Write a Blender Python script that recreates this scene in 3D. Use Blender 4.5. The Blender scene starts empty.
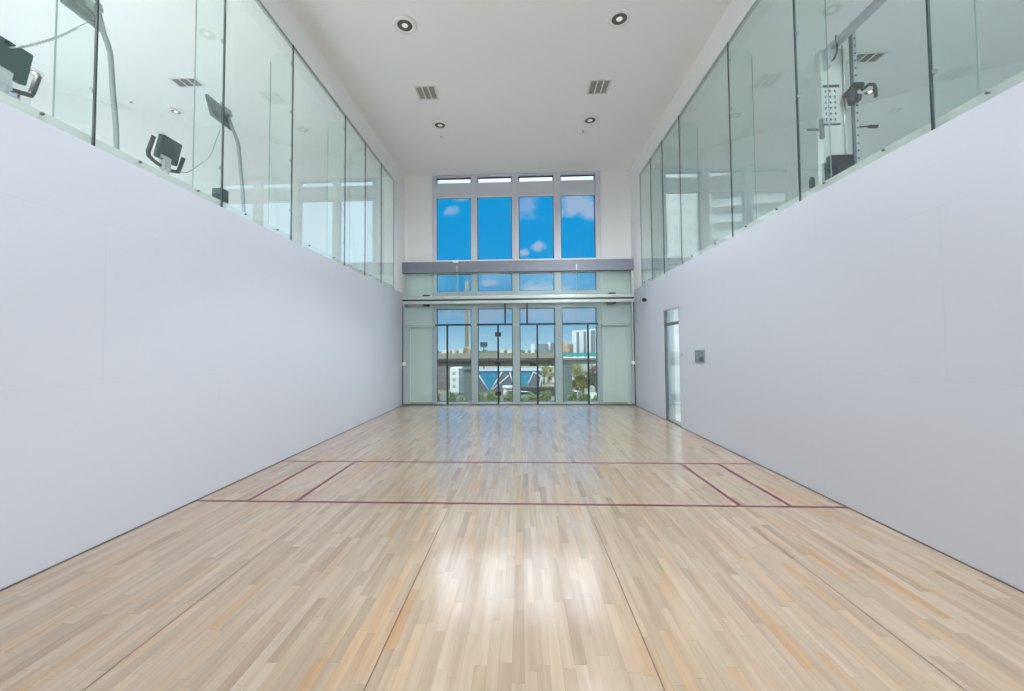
import bpy, bmesh, math, random
from mathutils import Vector, Matrix

SC = bpy.context.scene
COL = SC.collection
random.seed(7)

# ------------------------------------------------------------------ room measures (metres)
XL, XR = -3.173, 2.927          # court side walls
YF, YB = -0.62, 11.15           # wall behind the camera, window wall
ZC = 6.23                       # ceiling
ZG = 3.06                       # gallery floor
ZW = 2.98                       # top of the solid court walls
ZT = 5.75                       # underside of the white band over the gallery glass
YE = 10.22                      # far end of the gallery glass
YP = 10.97                      # glass back wall of the court
GZ = -8.0                       # ground outside


# ------------------------------------------------------------------ materials
def new_mat(name):
    m = bpy.data.materials.new(name)
    m.use_nodes = True
    nt = m.node_tree
    nt.nodes.clear()
    out = nt.nodes.new('ShaderNodeOutputMaterial')
    return m, nt, out


def link(nt, a, b):
    nt.links.new(a, b)


def pbr(name, col, rough=0.5, metal=0.0, noise=0.0, scale=8.0, spec=0.5, coat=0.0, emis=None, es=0.0):
    m, nt, out = new_mat(name)
    b = nt.nodes.new('ShaderNodeBsdfPrincipled')
    b.inputs['Roughness'].default_value = rough
    b.inputs['Metallic'].default_value = metal
    b.inputs['Specular IOR Level'].default_value = spec
    b.inputs['Coat Weight'].default_value = coat
    if emis:
        b.inputs['Emission Color'].default_value = (*emis, 1)
        b.inputs['Emission Strength'].default_value = es
    if noise:
        tc = nt.nodes.new('ShaderNodeTexCoord')
        n = nt.nodes.new('ShaderNodeTexNoise')
        n.inputs['Scale'].default_value = scale
        n.inputs['Detail'].default_value = 4
        mx = nt.nodes.new('ShaderNodeMix')
        mx.data_type = 'RGBA'
        mx.inputs[6].default_value = (*[c * (1 - noise) for c in col], 1)
        mx.inputs[7].default_value = (*[min(1, c * (1 + noise)) for c in col], 1)
        link(nt, tc.outputs['Object'], n.inputs['Vector'])
        link(nt, n.outputs['Fac'], mx.inputs[0])
        link(nt, mx.outputs[2], b.inputs['Base Color'])
    else:
        b.inputs['Base Color'].default_value = (*col, 1)
    link(nt, b.outputs[0], out.inputs[0])
    return m


def math_node(nt, op, a, b=None, c=None):
    n = nt.nodes.new('ShaderNodeMath')
    n.operation = op
    for i, v in enumerate((a, b, c)):
        if v is None:
            continue
        if isinstance(v, (int, float)):
            n.inputs[i].default_value = v
        else:
            link(nt, v, n.inputs[i])
    return n.outputs[0]


def glass(name, tint, f0=0.05, rough=0.0):
    """clear sheet glass: tinted transmission plus an angle-dependent mirror reflection"""
    m, nt, out = new_mat(name)
    g = nt.nodes.new('ShaderNodeNewGeometry')
    dot = nt.nodes.new('ShaderNodeVectorMath')
    dot.operation = 'DOT_PRODUCT'
    link(nt, g.outputs['Normal'], dot.inputs[0])
    link(nt, g.outputs['Incoming'], dot.inputs[1])
    c = math_node(nt, 'ABSOLUTE', dot.outputs['Value'])
    k = math_node(nt, 'POWER', math_node(nt, 'SUBTRACT', 1.0, c), 5.0)
    f = math_node(nt, 'ADD', math_node(nt, 'MULTIPLY', k, 1 - f0), f0)
    t = nt.nodes.new('ShaderNodeBsdfTransparent')
    t.inputs[0].default_value = (*tint, 1)
    gl = nt.nodes.new('ShaderNodeBsdfGlossy')
    gl.inputs['Roughness'].default_value = rough
    gl.inputs['Color'].default_value = (0.95, 1, 0.98, 1)
    mx = nt.nodes.new('ShaderNodeMixShader')
    link(nt, f, mx.inputs[0])
    link(nt, t.outputs[0], mx.inputs[1])
    link(nt, gl.outputs[0], mx.inputs[2])
    link(nt, mx.outputs[0], out.inputs[0])
    return m


def wall_mat(name, col, rough=0.45):
    """painted 4 x 8 ft court panels with hairline seams"""
    m, nt, out = new_mat(name)
    b = nt.nodes.new('ShaderNodeBsdfPrincipled')
    b.inputs['Roughness'].default_value = rough
    tc = nt.nodes.new('ShaderNodeTexCoord')
    sp = nt.nodes.new('ShaderNodeSeparateXYZ')
    link(nt, tc.outputs['Object'], sp.inputs[0])
    cb = nt.nodes.new('ShaderNodeCombineXYZ')
    link(nt, math_node(nt, 'ADD', sp.outputs['Y'], 0.62 + 1.24), cb.inputs[0])
    link(nt, sp.outputs['Z'], cb.inputs[1])
    br = nt.nodes.new('ShaderNodeTexBrick')
    br.offset = 0.5
    br.inputs['Scale'].default_value = 1.0
    br.inputs['Mortar Size'].default_value = 0.004
    br.inputs['Mortar Smooth'].default_value = 0.3
    br.inputs['Brick Width'].default_value = 2.44
    br.inputs['Row Height'].default_value = 1.21
    br.inputs['Color1'].default_value = (*col, 1)
    br.inputs['Color2'].default_value = (*[c * 0.995 for c in col], 1)
    br.inputs['Mortar'].default_value = (*[c * 0.955 for c in col], 1)
    link(nt, cb.outputs[0], br.inputs['Vector'])
    link(nt, br.outputs['Color'], b.inputs['Base Color'])
    link(nt, b.outputs[0], out.inputs[0])
    return m


def floor_mat():
    """narrow maple strips running down the court"""
    m, nt, out = new_mat('maple_strip_floor')
    b = nt.nodes.new('ShaderNodeBsdfPrincipled')
    tc = nt.nodes.new('ShaderNodeTexCoord')
    sp = nt.nodes.new('ShaderNodeSeparateXYZ')
    link(nt, tc.outputs['Object'], sp.inputs[0])
    X, Y = sp.outputs['X'], sp.outputs['Y']
    W = 0.057
    sx = math_node(nt, 'DIVIDE', X, W)
    strip = math_node(nt, 'FLOOR', sx)
    wn = nt.nodes.new('ShaderNodeTexWhiteNoise')
    wn.noise_dimensions = '1D'
    link(nt, strip, wn.inputs['W'])
    off = math_node(nt, 'MULTIPLY', wn.outputs['Value'], 7.0)
    ly = math_node(nt, 'DIVIDE', math_node(nt, 'ADD', Y, off), 0.50)
    plank = math_node(nt, 'FLOOR', ly)
    cb = nt.nodes.new('ShaderNodeCombineXYZ')
    link(nt, strip, cb.inputs[0])
    link(nt, plank, cb.inputs[1])
    w2 = nt.nodes.new('ShaderNodeTexWhiteNoise')
    w2.noise_dimensions = '2D'
    link(nt, cb.outputs[0], w2.inputs['Vector'])
    rp = nt.nodes.new('ShaderNodeValToRGB')
    rp.color_ramp.interpolation = 'LINEAR'
    e = rp.color_ramp.elements
    cols = [(0.0, (0.29, 0.208, 0.142)), (0.06, (0.335, 0.250, 0.176)), (0.35, (0.362, 0.278, 0.203)),
            (0.75, (0.392, 0.306, 0.228)), (0.92, (0.405, 0.322, 0.245)), (1.0, (0.375, 0.268, 0.172))]
    e[0].position, e[0].color = cols[0][0], (*cols[0][1], 1)
    e[1].position, e[1].color = cols[-1][0], (*cols[-1][1], 1)
    for p, c in cols[1:-1]:
        x = e.new(p)
        x.color = (*c, 1)
    link(nt, w2.outputs['Value'], rp.inputs[0])
    # long grain streaks and amber patches in the wood itself
    cv = nt.nodes.new('ShaderNodeCombineXYZ')
    link(nt, math_node(nt, 'MULTIPLY', X, 26.0), cv.inputs[0])
    link(nt, math_node(nt, 'MULTIPLY', Y, 1.6), cv.inputs[1])
    link(nt, math_node(nt, 'MULTIPLY', w2.outputs['Value'], 9.0), cv.inputs[2])
    n1 = nt.nodes.new('ShaderNodeTexNoise')
    n1.inputs['Scale'].default_value = 1.0
    n1.inputs['Detail'].default_value = 5
    link(nt, cv.outputs[0], n1.inputs['Vector'])
    cv2 = nt.nodes.new('ShaderNodeCombineXYZ')
    link(nt, math_node(nt, 'MULTIPLY', X, 3.2), cv2.inputs[0])
    link(nt, math_node(nt, 'MULTIPLY', Y, 0.8), cv2.inputs[1])
    n2 = nt.nodes.new('ShaderNodeTexNoise')
    n2.inputs['Scale'].default_value = 1.0
    n2.inputs['Detail'].default_value = 3
    link(nt, cv2.outputs[0], n2.inputs['Vector'])
    a1 = nt.nodes.new('ShaderNodeMix')
    a1.data_type = 'RGBA'
    a1.blend_type = 'MULTIPLY'
    a1.inputs[0].default_value = 1.0
    gr = nt.nodes.new('ShaderNodeValToRGB')
    gr.color_ramp.elements[0].position = 0.25
    gr.color_ramp.elements[0].color = (0.82, 0.79, 0.76, 1)
    gr.color_ramp.elements[1].position = 0.62
    gr.color_ramp.elements[1].color = (1.03, 1.03, 1.03, 1)
    link(nt, n1.outputs['Fac'], gr.inputs[0])
    link(nt, rp.outputs[0], a1.inputs[6])
    link(nt, gr.outputs[0], a1.inputs[7])
    a2 = nt.nodes.new('ShaderNodeMix')
    a2.data_type = 'RGBA'
    a2.blend_type = 'MULTIPLY'
    am = nt.nodes.new('ShaderNodeMapRange')
    am.inputs[1].default_value = 0.43
    am.inputs[2].default_value = 0.60
    amt = math_node(nt, 'MULTIPLY', n2.outputs['Fac'], 0.62)
    amt = math_node(nt, 'ADD', amt, math_node(nt, 'MULTIPLY', w2.outputs['Value'], 0.20))
    link(nt, amt, am.inputs[0])
    link(nt, math_node(nt, 'MULTIPLY', am.outputs[0], 0.85), a2.inputs[0])
    link(nt, a1.outputs[2], a2.inputs[6])
    a2.inputs[7].default_value = (1.0, 0.81, 0.58, 1)
    # hairline gaps
    fx = math_node(nt, 'FRACT', sx)
    fy = math_node(nt, 'FRACT', ly)
    gx = math_node(nt, 'LESS_THAN', fx, 0.03)
    gy = math_node(nt, 'LESS_THAN', fy, 0.005)
    gap = math_node(nt, 'MAXIMUM', gx, gy)
    a3 = nt.nodes.new('ShaderNodeMix')
    a3.data_type = 'RGBA'
    link(nt, math_node(nt, 'MULTIPLY', gap, 0.30), a3.inputs[0])
    link(nt, a2.outputs[2], a3.inputs[6])
    a3.inputs[7].default_value = (0.14, 0.08, 0.05, 1)
    link(nt, a3.outputs[2], b.inputs['Base Color'])
    b.inputs['Roughness'].default_value = 0.45
    b.inputs['Specular IOR Level'].default_value = 0.15
    b.inputs['Coat Weight'].default_value = 1.0
    b.inputs['Coat IOR'].default_value = FLOOR_IOR
    # scuffed varnish: roughness varies a little
    n3 = nt.nodes.new('ShaderNodeTexNoise')
    n3.inputs['Scale'].default_value = 5.0
    n3.inputs['Detail'].default_value = 6
    link(nt, tc.outputs['Object'], n3.inputs['Vector'])
    mr = nt.nodes.new('ShaderNodeMapRange')
    mr.inputs[3].default_value = 0.12
    mr.inputs[4].default_value = 0.165
    link(nt, n3.outputs['Fac'], mr.inputs[0])
    link(nt, mr.outputs[0], b.inputs['Coat Roughness'])
    link(nt, b.outputs[0], out.inputs[0])
    return m


def leaf_mat(name, c1, c2, scale=3.0):
    m, nt, out = new_mat(name)
    b = nt.nodes.new('ShaderNodeBsdfPrincipled')
    b.inputs['Roughness'].default_value = 0.6
    g = nt.nodes.new('ShaderNodeNewGeometry')
    mx = nt.nodes.new('ShaderNodeMix')
    mx.data_type = 'RGBA'
    mx.inputs[6].default_value = (*c1, 1)
    mx.inputs[7].default_value = (*c2, 1)
    link(nt, g.outputs['Random Per Island'], mx.inputs[0])
    link(nt, mx.outputs[2], b.inputs['Base Color'])
    link(nt, b.outputs[0], out.inputs[0])
    return m


FLOOR_IOR = 1.7
M = {}
M['floor'] = floor_mat()
M['court_line'] = pbr('maroon_line_paint', (0.125, 0.008, 0.020), 0.35, coat=0.4)
M['seam'] = pbr('dark_floor_seam', (0.07, 0.04, 0.025), 0.4)
M['wall'] = wall_mat('painted_court_wall', (0.575, 0.602, 0.668))
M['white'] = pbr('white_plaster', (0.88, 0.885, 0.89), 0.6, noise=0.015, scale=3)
M['ceiling'] = pbr('white_ceiling_paint', (0.92, 0.922, 0.93), 0.55, noise=0.01, scale=2)
M['gal_floor'] = pbr('gallery_floor', (0.76, 0.77, 0.77), 0.5)
M['base'] = pbr('dark_gap_strip', (0.13, 0.115, 0.10), 0.6)
M['alu'] = pbr('silver_window_frame', (0.60, 0.615, 0.68), 0.4, 0.1)
M['sash'] = pbr('pale_sash', (0.86, 0.87, 0.88), 0.4)
M['gasket'] = pbr('dark_window_gasket', (0.05, 0.07, 0.10), 0.5)
M['beam'] = pbr('grey_painted_steel', (0.17, 0.185, 0.225), 0.4, 0.2)
M['rail'] = pbr('pale_satin_rail', (0.48, 0.53, 0.52), 0.3, 0.3)
M['joint'] = pbr('dark_glass_joint', (0.018, 0.035, 0.040), 0.3)
M['joint_pale'] = pbr('pale_glass_joint', (0.34, 0.42, 0.40), 0.3)
M['black'] = pbr('black_plastic', (0.012, 0.013, 0.016), 0.4)
M['chrome'] = pbr('satin_chrome', (0.60, 0.63, 0.65), 0.25, 0.9)
M['court_glass'] = glass('green_court_glass', (0.875, 0.925, 0.91), 0.045)
M['gal_glass'] = glass('green_gallery_glass', (0.955, 0.985, 0.975), 0.075)
M['fin_glass'] = glass('green_fin_glass', (0.955, 0.985, 0.978), 0.05)
M['window_glass'] = glass('clear_window_glass', (0.92, 0.965, 1.0), 0.014)
M['door_glass'] = glass('door_glass', (0.93, 0.975, 0.975), 0.07)
M['lamp_trim'] = pbr('white_lamp_trim', (0.85, 0.85, 0.84), 0.35)
M['baffle'] = pbr('dark_lamp_baffle', (0.15, 0.15, 0.135), 0.35, 0.4)
M['bulb'] = pbr('frosted_bulb', (0.8, 0.8, 0.78), 0.3, emis=(1, 0.98, 0.93), es=0.3)
M['bulb_on'] = pbr('lit_bulb', (0.9, 0.9, 0.9), 0.3, emis=(1, 0.97, 0.92), es=3.0)
M['vent'] = pbr('white_vent_metal', (0.78, 0.78, 0.76), 0.45)
M['louver'] = pbr('grey_vent_louver', (0.40, 0.40, 0.37), 0.5)
M['dark_louver'] = pbr('dark_vent_louver', (0.20, 0.21, 0.22), 0.5)
M['steel'] = pbr('brushed_steel', (0.45, 0.48, 0.50), 0.3, 0.9)
M['console'] = pbr('dark_teal_plastic', (0.022, 0.052, 0.060), 0.35)
M['console_edge'] = pbr('grey_plastic', (0.20, 0.25, 0.27), 0.4)
M['grip'] = pbr('dark_rubber_grip', (0.022, 0.028, 0.034), 0.6)
M['frame_silver'] = pbr('silver_machine_paint', (0.52, 0.55, 0.57), 0.35, 0.3)
M['post'] = pbr('grey_tube', (0.27, 0.31, 0.31), 0.35, 0.4)
M['machine'] = pbr('pale_machine_shroud', (0.66, 0.67, 0.66), 0.4)
M['chart'] = pbr('white_chart_paper', (0.72, 0.73, 0.73), 0.6)
M['ink'] = pbr('dark_chart_ink', (0.10, 0.10, 0.11), 0.6)
M['upright'] = pbr('dark_grey_upright', (0.16, 0.18, 0.19), 0.35, 0.5)
M['weights'] = pbr('dark_weight_plates', (0.03, 0.035, 0.04), 0.35, 0.4)
# outside
M['ground'] = pbr('dry_ground', (0.15, 0.14, 0.10), 0.9, noise=0.25, scale=0.12)
M['asphalt'] = pbr('asphalt', (0.13, 0.14, 0.15), 0.9, noise=0.1, scale=0.5)
M['concrete'] = pbr('weathered_concrete', (0.21, 0.195, 0.165), 0.8, noise=0.12, scale=0.7)
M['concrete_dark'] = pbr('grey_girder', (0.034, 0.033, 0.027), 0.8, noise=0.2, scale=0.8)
M['pier'] = pbr('grey_pier', (0.10, 0.125, 0.125), 0.8, noise=0.1, scale=0.6)
M['teal'] = pbr('teal_fascia', (0.03, 0.26, 0.25), 0.5)
M['red_rail'] = pbr('dull_red_rail', (0.22, 0.07, 0.07), 0.6)
M['bldg_white'] = pbr('white_render', (0.66, 0.68, 0.68), 0.7)  # one even white for walls, decks and copings
M['bldg_cream'] = pbr('cream_render', (0.55, 0.50, 0.42), 0.7)
M['bldg_tan'] = pbr('tan_brick', (0.46, 0.30, 0.19), 0.8, noise=0.1, scale=0.4)
M['bldg_brown'] = pbr('mauve_brown_brick', (0.17, 0.135, 0.125), 0.8, noise=0.35, scale=0.9)
M['bldg_grey'] = pbr('grey_blue_facade', (0.15, 0.20, 0.24), 0.6)
M['bldg_dark'] = pbr('dark_grey_facade', (0.10, 0.13, 0.16), 0.6)
M['bldg_glass'] = pbr('slate_glazing', (0.10, 0.125, 0.16), 0.35)
M['blue_glass'] = pbr('bright_blue_glazing', (0.01, 0.20, 0.36), 0.2)
M['truss'] = pbr('white_truss', (0.50, 0.55, 0.60), 0.5)
M['win_dark'] = pbr('dark_window', (0.09, 0.11, 0.13), 0.3)
M['win_grey'] = pbr('grey_window_band', (0.30, 0.34, 0.37), 0.3)
M['win_pale'] = pbr('pale_window', (0.46, 0.50, 0.53), 0.4)
M['pole'] = pbr('tan_concrete_pole', (0.42, 0.31, 0.22), 0.8)
M['board'] = pbr('dark_teal_board', (0.02, 0.10, 0.13), 0.5)
M['bark'] = pbr('brown_bark', (0.12, 0.08, 0.05), 0.9)
M['leaf'] = leaf_mat('green_leaves', (0.05, 0.09, 0.03), (0.20, 0.26, 0.09))
M['leaf_olive'] = leaf_mat('olive_leaves', (0.13, 0.15, 0.025), (0.36, 0.33, 0.07))
M['leaf_red'] = leaf_mat('red_blossom', (0.16, 0.03, 0.045), (0.30, 0.09, 0.10))
M['far_green'] = pbr('distant_treetops', (0.10, 0.13, 0.10), 0.9, noise=0.3, scale=0.3)
M['car_white'] = pbr('white_car_paint', (0.75, 0.76, 0.78), 0.25)
M['tyre'] = pbr('black_tyre', (0.02, 0.02, 0.02), 0.8)


# ------------------------------------------------------------------ mesh helpers
class MB:
    """collects shapes into one mesh"""

    def __init__(self):
        self.bm = bmesh.new()
        self.mi = 0

    def _tag(self, faces):
        for f in faces:
            f.material_index = self.mi

    def box(self, lo, hi, bevel=0.0, mtx=None):
        lo, hi = Vector(lo), Vector(hi)
        c, s = (lo + hi) / 2, hi - lo
        r = bmesh.ops.create_cube(self.bm, size=1.0)
        vs = r['verts']
        for v in vs:
            v.co = Vector((v.co.x * s.x, v.co.y * s.y, v.co.z * s.z)) + c
        fs = list({f for v in vs for f in v.link_faces})
        self._tag(fs)
        if bevel:
            es = list({e for v in vs for e in v.link_edges})
            rb = bmesh.ops.bevel(self.bm, geom=es, offset=bevel, segments=2, affect='EDGES', profile=0.5)
            self._tag(rb['faces'])
            vs = list({v for f in rb['faces'] for v in f.verts} | {v for v in vs if v.is_valid})
        if mtx is not None:
            for v in vs:
                if v.is_valid:
                    v.co = mtx @ v.co
        return self

    def prism(self, pts, axis, a, b):
        """polygon in the plane across `axis`, extruded from a to b"""
        def P(p, t):
            if axis == 'x':
                return (t, p[0], p[1])
            if axis == 'y':
                return (p[0], t, p[1])
            return (p[0], p[1], t)
        va = [self.bm.verts.new(P(p, a)) for p in pts]
        vb = [self.bm.verts.new(P(p, b)) for p in pts]
        n = len(pts)
        fs = [self.bm.faces.new(va), self.bm.faces.new(vb[::-1])]
        for i in range(n):
            fs.append(self.bm.faces.new((va[i], vb[i], vb[(i + 1) % n], va[(i + 1) % n])))
        self._tag(fs)
        return self

    def quad(self, pts):
        f = self.bm.faces.new([self.bm.verts.new(p) for p in pts])
        self._tag([f])
        return self

    def tube(self, pts, r, seg=10, caps=True):
        pts = [Vector(p) for p in pts]
        rs = r if isinstance(r, (list, tuple)) else [r] * len(pts)
        rings = []
        prev = None
        for i, p in enumerate(pts):
            if i == 0:
                t = pts[1] - p
            elif i == len(pts) - 1:
                t = p - pts[i - 1]
            else:
                t = (pts[i + 1] - p).normalized() + (p - pts[i - 1]).normalized()
            t.normalize()
            if prev is None:
                u = t.cross(Vector((0, 0, 1)))
                if u.length < 1e-3:
                    u = t.cross(Vector((1, 0, 0)))
            else:
                u = prev - t * prev.dot(t)
            u.normalize()
            prev = u
            w = t.cross(u)
            rings.append([self.bm.verts.new(p + (u * math.cos(2 * math.pi * k / seg) + w * math.sin(2 * math.pi * k / seg)) * rs[i]) for k in range(seg)])
        fs = []
        for a, b in zip(rings, rings[1:]):
            for k in range(seg):
                f = self.bm.faces.new((a[k], a[(k + 1) % seg], b[(k + 1) % seg], b[k]))
                f.smooth = True
                fs.append(f)
        if caps:
            fs.append(self.bm.faces.new(rings[0][::-1]))
            fs.append(self.bm.faces.new(rings[-1]))
        self._tag(fs)
        return self

    def lathe(self, prof, c=(0, 0, 0), seg=32, axis='z'):
        """profile of (radius, height) turned about a vertical axis through c"""
        c = Vector(c)
        rings = []
        for r, h in prof:
            if axis == 'z':
                rings.append([self.bm.verts.new(c + Vector((r * math.cos(2 * math.pi * k / seg), r * math.sin(2 * math.pi * k / seg), h))) for k in range(seg)])
            else:
                rings.append([self.bm.verts.new(c + Vector((h, r * math.cos(2 * math.pi * k / seg), r * math.sin(2 * math.pi * k / seg)))) for k in range(seg)])
        fs = []
        for a, b in zip(rings, rings[1:]):
            for k in range(seg):
                f = self.bm.faces.new((a[k], a[(k + 1) % seg], b[(k + 1) % seg], b[k]))
                f.smooth = True
                fs.append(f)
        fs.append(self.bm.faces.new(rings[0][::-1]))
        fs.append(self.bm.faces.new(rings[-1]))
        self._tag(fs)
        return self

    def leaves(self, c, rad, n, size, rnd):
        c = Vector(c)
        for _ in range(n):
            d = Vector((rnd.gauss(0, 1), rnd.gauss(0, 1), rnd.gauss(0, 1))).normalized()
            k = rnd.random() ** 0.4
            p = c + Vector((d.x * rad[0], d.y * rad[1], d.z * rad[2])) * k
            u = Vector((rnd.gauss(0, 1), rnd.gauss(0, 1), rnd.gauss(0, 1))).normalized()
            w = u.cross(Vector((rnd.gauss(0, 1), rnd.gauss(0, 1), rnd.gauss(0, 1)))).normalized()
            s = size * rnd.uniform(0.6, 1.3)
            self.quad([p - u * s, p + w * s * 0.5, p + u * s, p - w * s * 0.5])
        return self

    def build(self, name, mats, parent=None, loc=None):
        bmesh.ops.recalc_face_normals(self.bm, faces=[f for f in self.bm.faces])
        me = bpy.data.meshes.new(name)
        self.bm.to_mesh(me)
        self.bm.free()
        for m in (mats if isinstance(mats, (list, tuple)) else [mats]):
            me.materials.append(m)
        o = bpy.data.objects.new(name, me)
        COL.objects.link(o)
        if parent:
            o.parent = parent
        if loc:
            o.location = loc
        return o


def tag(o, label=None, cat=None, group=None, kind=None):
    if label:
        o['label'] = label
    if cat:
        o['category'] = cat
    if group:
        o['group'] = group
    if kind:
        o['kind'] = kind
    return o


def empty(name, loc=(0, 0, 0)):
    o = bpy.data.objects.new(name, None)
    o.location = loc
    o.empty_display_size = 0.1
    COL.objects.link(o)
    return o


def structure(o, label, cat):
    return tag(o, label, cat, kind='structure')


def copy_tree(o, parent=None):
    c = o.copy()
    COL.objects.link(c)
    if parent:
        c.parent = parent
    for ch in [x for x in COL.objects if x.parent == o]:
        copy_tree(ch, c)
    return c


def part(name, mat, parent, lo, hi, bevel=0.0):
    return MB().box(lo, hi, bevel).build(name, mat, parent)


# ================================================================== THE SETTING
# ---- floor with its painted court lines
f = MB()
f.box((XL - 0.19, YF - 0.2, -0.2), (XR + 0.19, YB + 0.3, 0.0))
f.mi = 1
LW = 0.038
ZL = 0.0012
YS, YSH, YR = 3.955, 5.395, 6.99


def hline(x0, x1, y, w=LW):
    f.quad([(x0, y - w / 2, ZL), (x1, y - w / 2, ZL), (x1, y + w / 2, ZL), (x0, y + w / 2, ZL)])


def vline(x, y0, y1, w=LW):
    f.quad([(x - w / 2, y0, ZL), (x + w / 2, y0, ZL), (x + w / 2, y1, ZL), (x - w / 2, y1, ZL)])


hline(XL, XR, YS)
hline(XL, XR, YSH)
for x in (-2.66, -2.18, 1.985, 2.44):
    vline(x, YS + LW / 2, YSH - LW / 2)
hline(XL, XL + 0.533, YR, 0.030)
hline(XR - 0.533, XR, YR, 0.030)
x = XL + 0.533 + 0.152
while x < XR - 0.6:
    hline(x, x + 0.152, YR, 0.030)
    x += 0.305
f.mi = 2
for x in (-1.88, -0.68, 0.59, 1.846):
    vline(x, YF, YB - 0.2, 0.004)
structure(f.build('floor', [M['floor'], M['court_line'], M['seam']]), 'pale maple strip court floor with dark red court lines', 'floor')

# ---- solid court walls, white bands and end piers around the gallery glass
wl = MB()
wl.box((XL - 0.2, YF - 0.2, -0.2), (XL, YB + 0.3, ZW))
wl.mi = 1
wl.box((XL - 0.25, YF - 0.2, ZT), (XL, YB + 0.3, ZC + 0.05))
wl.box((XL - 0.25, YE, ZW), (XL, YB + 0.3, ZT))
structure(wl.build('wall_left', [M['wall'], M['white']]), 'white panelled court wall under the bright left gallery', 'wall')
DY0, DY1, DZ = 7.87, 8.71, 2.24
wr = MB()
for a, b, z0, z1 in ((YF - 0.2, DY0, -0.2, ZW), (DY1, YB + 0.3, -0.2, ZW), (DY0, DY1, DZ, ZW)):
    wr.box((XR, a, z0), (XR + 0.2, b, z1))
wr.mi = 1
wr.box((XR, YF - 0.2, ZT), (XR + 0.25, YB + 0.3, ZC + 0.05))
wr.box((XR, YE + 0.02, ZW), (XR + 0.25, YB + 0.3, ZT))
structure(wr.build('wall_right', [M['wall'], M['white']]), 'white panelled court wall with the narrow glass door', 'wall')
# ---- wall behind the camera with the gallery windows let into it
wf = MB()
LWX = (-6.62, -4.2)
RWX = (6.26, 6.42)
for a, b in ((-9.2, LWX[0]), (LWX[1], RWX[0]), (RWX[1], 9.4)):
    wf.box((a, YF - 0.2, -0.2), (b, YF, ZC + 0.05))
for a, b in (LWX, RWX):
    wf.box((a, YF - 0.2, -0.2), (b, YF, ZG + 0.15))
    wf.box((a, YF - 0.2, 6.12), (b, YF, ZC + 0.05))
structure(wf.build('wall_front', M['white']), 'plain white front wall of the court and galleries', 'wall')
wb = MB()
WX0, WX1 = -2.405, 2.125
wb.box((XL - 0.2, YB, -0.2), (WX0, YB + 0.25, ZC + 0.05))
wb.box((WX1, YB, -0.2), (XR + 0.25, YB + 0.25, ZC + 0.05))
structure(wb.build('wall_back', M['white']), 'white plaster either side of the tall windows', 'wall')
structure(MB().box((-9.2, YF - 0.2, ZC), (9.4, YB + 0.3, ZC + 0.25)).build('ceiling', M['ceiling']),
          'smooth white ceiling over court and galleries', 'ceiling')
for nm, x in (('left', XL + 0.006), ('right', XR - 0.006)):
    b = MB()
    for a, c in (((YF, YB - 0.2),) if nm == 'left' else ((YF, DY0), (DY1, YB - 0.2))):
        b.box((x - 0.006, a, 0.0), (x + 0.006, c, 0.007))
    structure(b.build('baseboard_' + nm, M['base']), 'thin dark joint strip at the foot of the %s court wall' % nm, 'baseboard')

# ---- galleries: floor slab, slanting end wall, outer wall
PL0, PL1 = (XL - 0.2, 10.83), (-8.69, 6.87)
PR0, PR1 = (XR + 0.2, 10.98), (9.0, 6.745)


def wall_seg(mb, p, q, z0, z1, t=0.15):
    """upright wall from p to q, thickened away from the court"""
    p, q = Vector((*p, 0)), Vector((*q, 0))
    n = (q - p).cross(Vector((0, 0, 1))).normalized()
    if n.y < 0 and abs(n.y) > 0.1:
        n = -n
    mb.prism([(p.x, p.y), (q.x, q.y), (q.x + n.x * t, q.y + n.y * t), (p.x + n.x * t, p.y + n.y * t)], 'z', z0, z1)


gl = MB()
gl.prism([(XL - 0.03, YF), (XL - 0.03, 10.9), PL0, PL1, (-8.69, YF)], 'z', 2.80, ZG)
structure(gl.build('floor_gallery_left', M['gal_floor']), 'left gallery floor slab above the court', 'floor')
gr_ = MB()
gr_.prism([(XR + 0.03, YF), (XR + 0.03, 11.0), PR0, PR1, (9.0, YF)], 'z', 2.80, ZG)
structure(gr_.build('floor_gallery_right', M['gal_floor']), 'right gallery floor slab above the court', 'floor')
w = MB()
wall_seg(w, PL0, PL1, ZG - 0.3, ZC + 0.02)
# outer wall with a wide opening for the daylight window
OW = (3.6, 6.72)
w.box((-8.84, YF, ZG - 0.3), (-8.69, OW[0], ZC + 0.02))
w.box((-8.84, OW[1], ZG - 0.3), (-8.69, 6.9, ZC + 0.02))
w.box((-8.84, OW[0], ZG - 0.3), (-8.69, OW[1], 3.35))
w.box((-8.84, OW[0], 5.95), (-8.69, OW[1], ZC + 0.02))
structure(w.build('wall_gallery_left', M['white']), 'white slanting end wall of the left gallery', 'wall')
w = MB()
wall_seg(w, PR0, PR1, ZG - 0.3, ZC + 0.02)
RW = (-0.2, 1.7)
w.box((9.0, YF, ZG - 0.3), (9.15, RW[0], ZC + 0.02))
w.box((9.0, RW[1], ZG - 0.3), (9.15, 6.8, ZC + 0.02))
w.box((9.0, RW[0], ZG - 0.3), (9.15, RW[1], 3.35))
w.box((9.0, RW[0], 5.95), (9.15, RW[1], ZC + 0.02))
structure(w.build('wall_gallery_right', M['white']), 'white slanting end wall of the right gallery', 'wall')

# ---- tall window wall
MUL = [(-2.405, -2.30), (-1.345, -1.18), (-0.237, -0.052), (0.89, 1.075), (2.0, 2.125)]
ROWS = [(0.06, 2.57), (3.03, 3.52), (3.86, 5.63), (6.0, 6.165)]
win = empty('window_1', (0, YB, 0))
structure(win, 'tall silver framed window wall looking out on blue sky', 'window')
YW0, YW1 = YB - 0.02, YB + 0.16


def wpart(name, mat, lo, hi, bevel=0.0):
    o = part(name, mat, win, lo, hi, bevel)
    o.matrix_parent_inverse = Matrix.Translation((0, -YB, 0))
    return o


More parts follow.
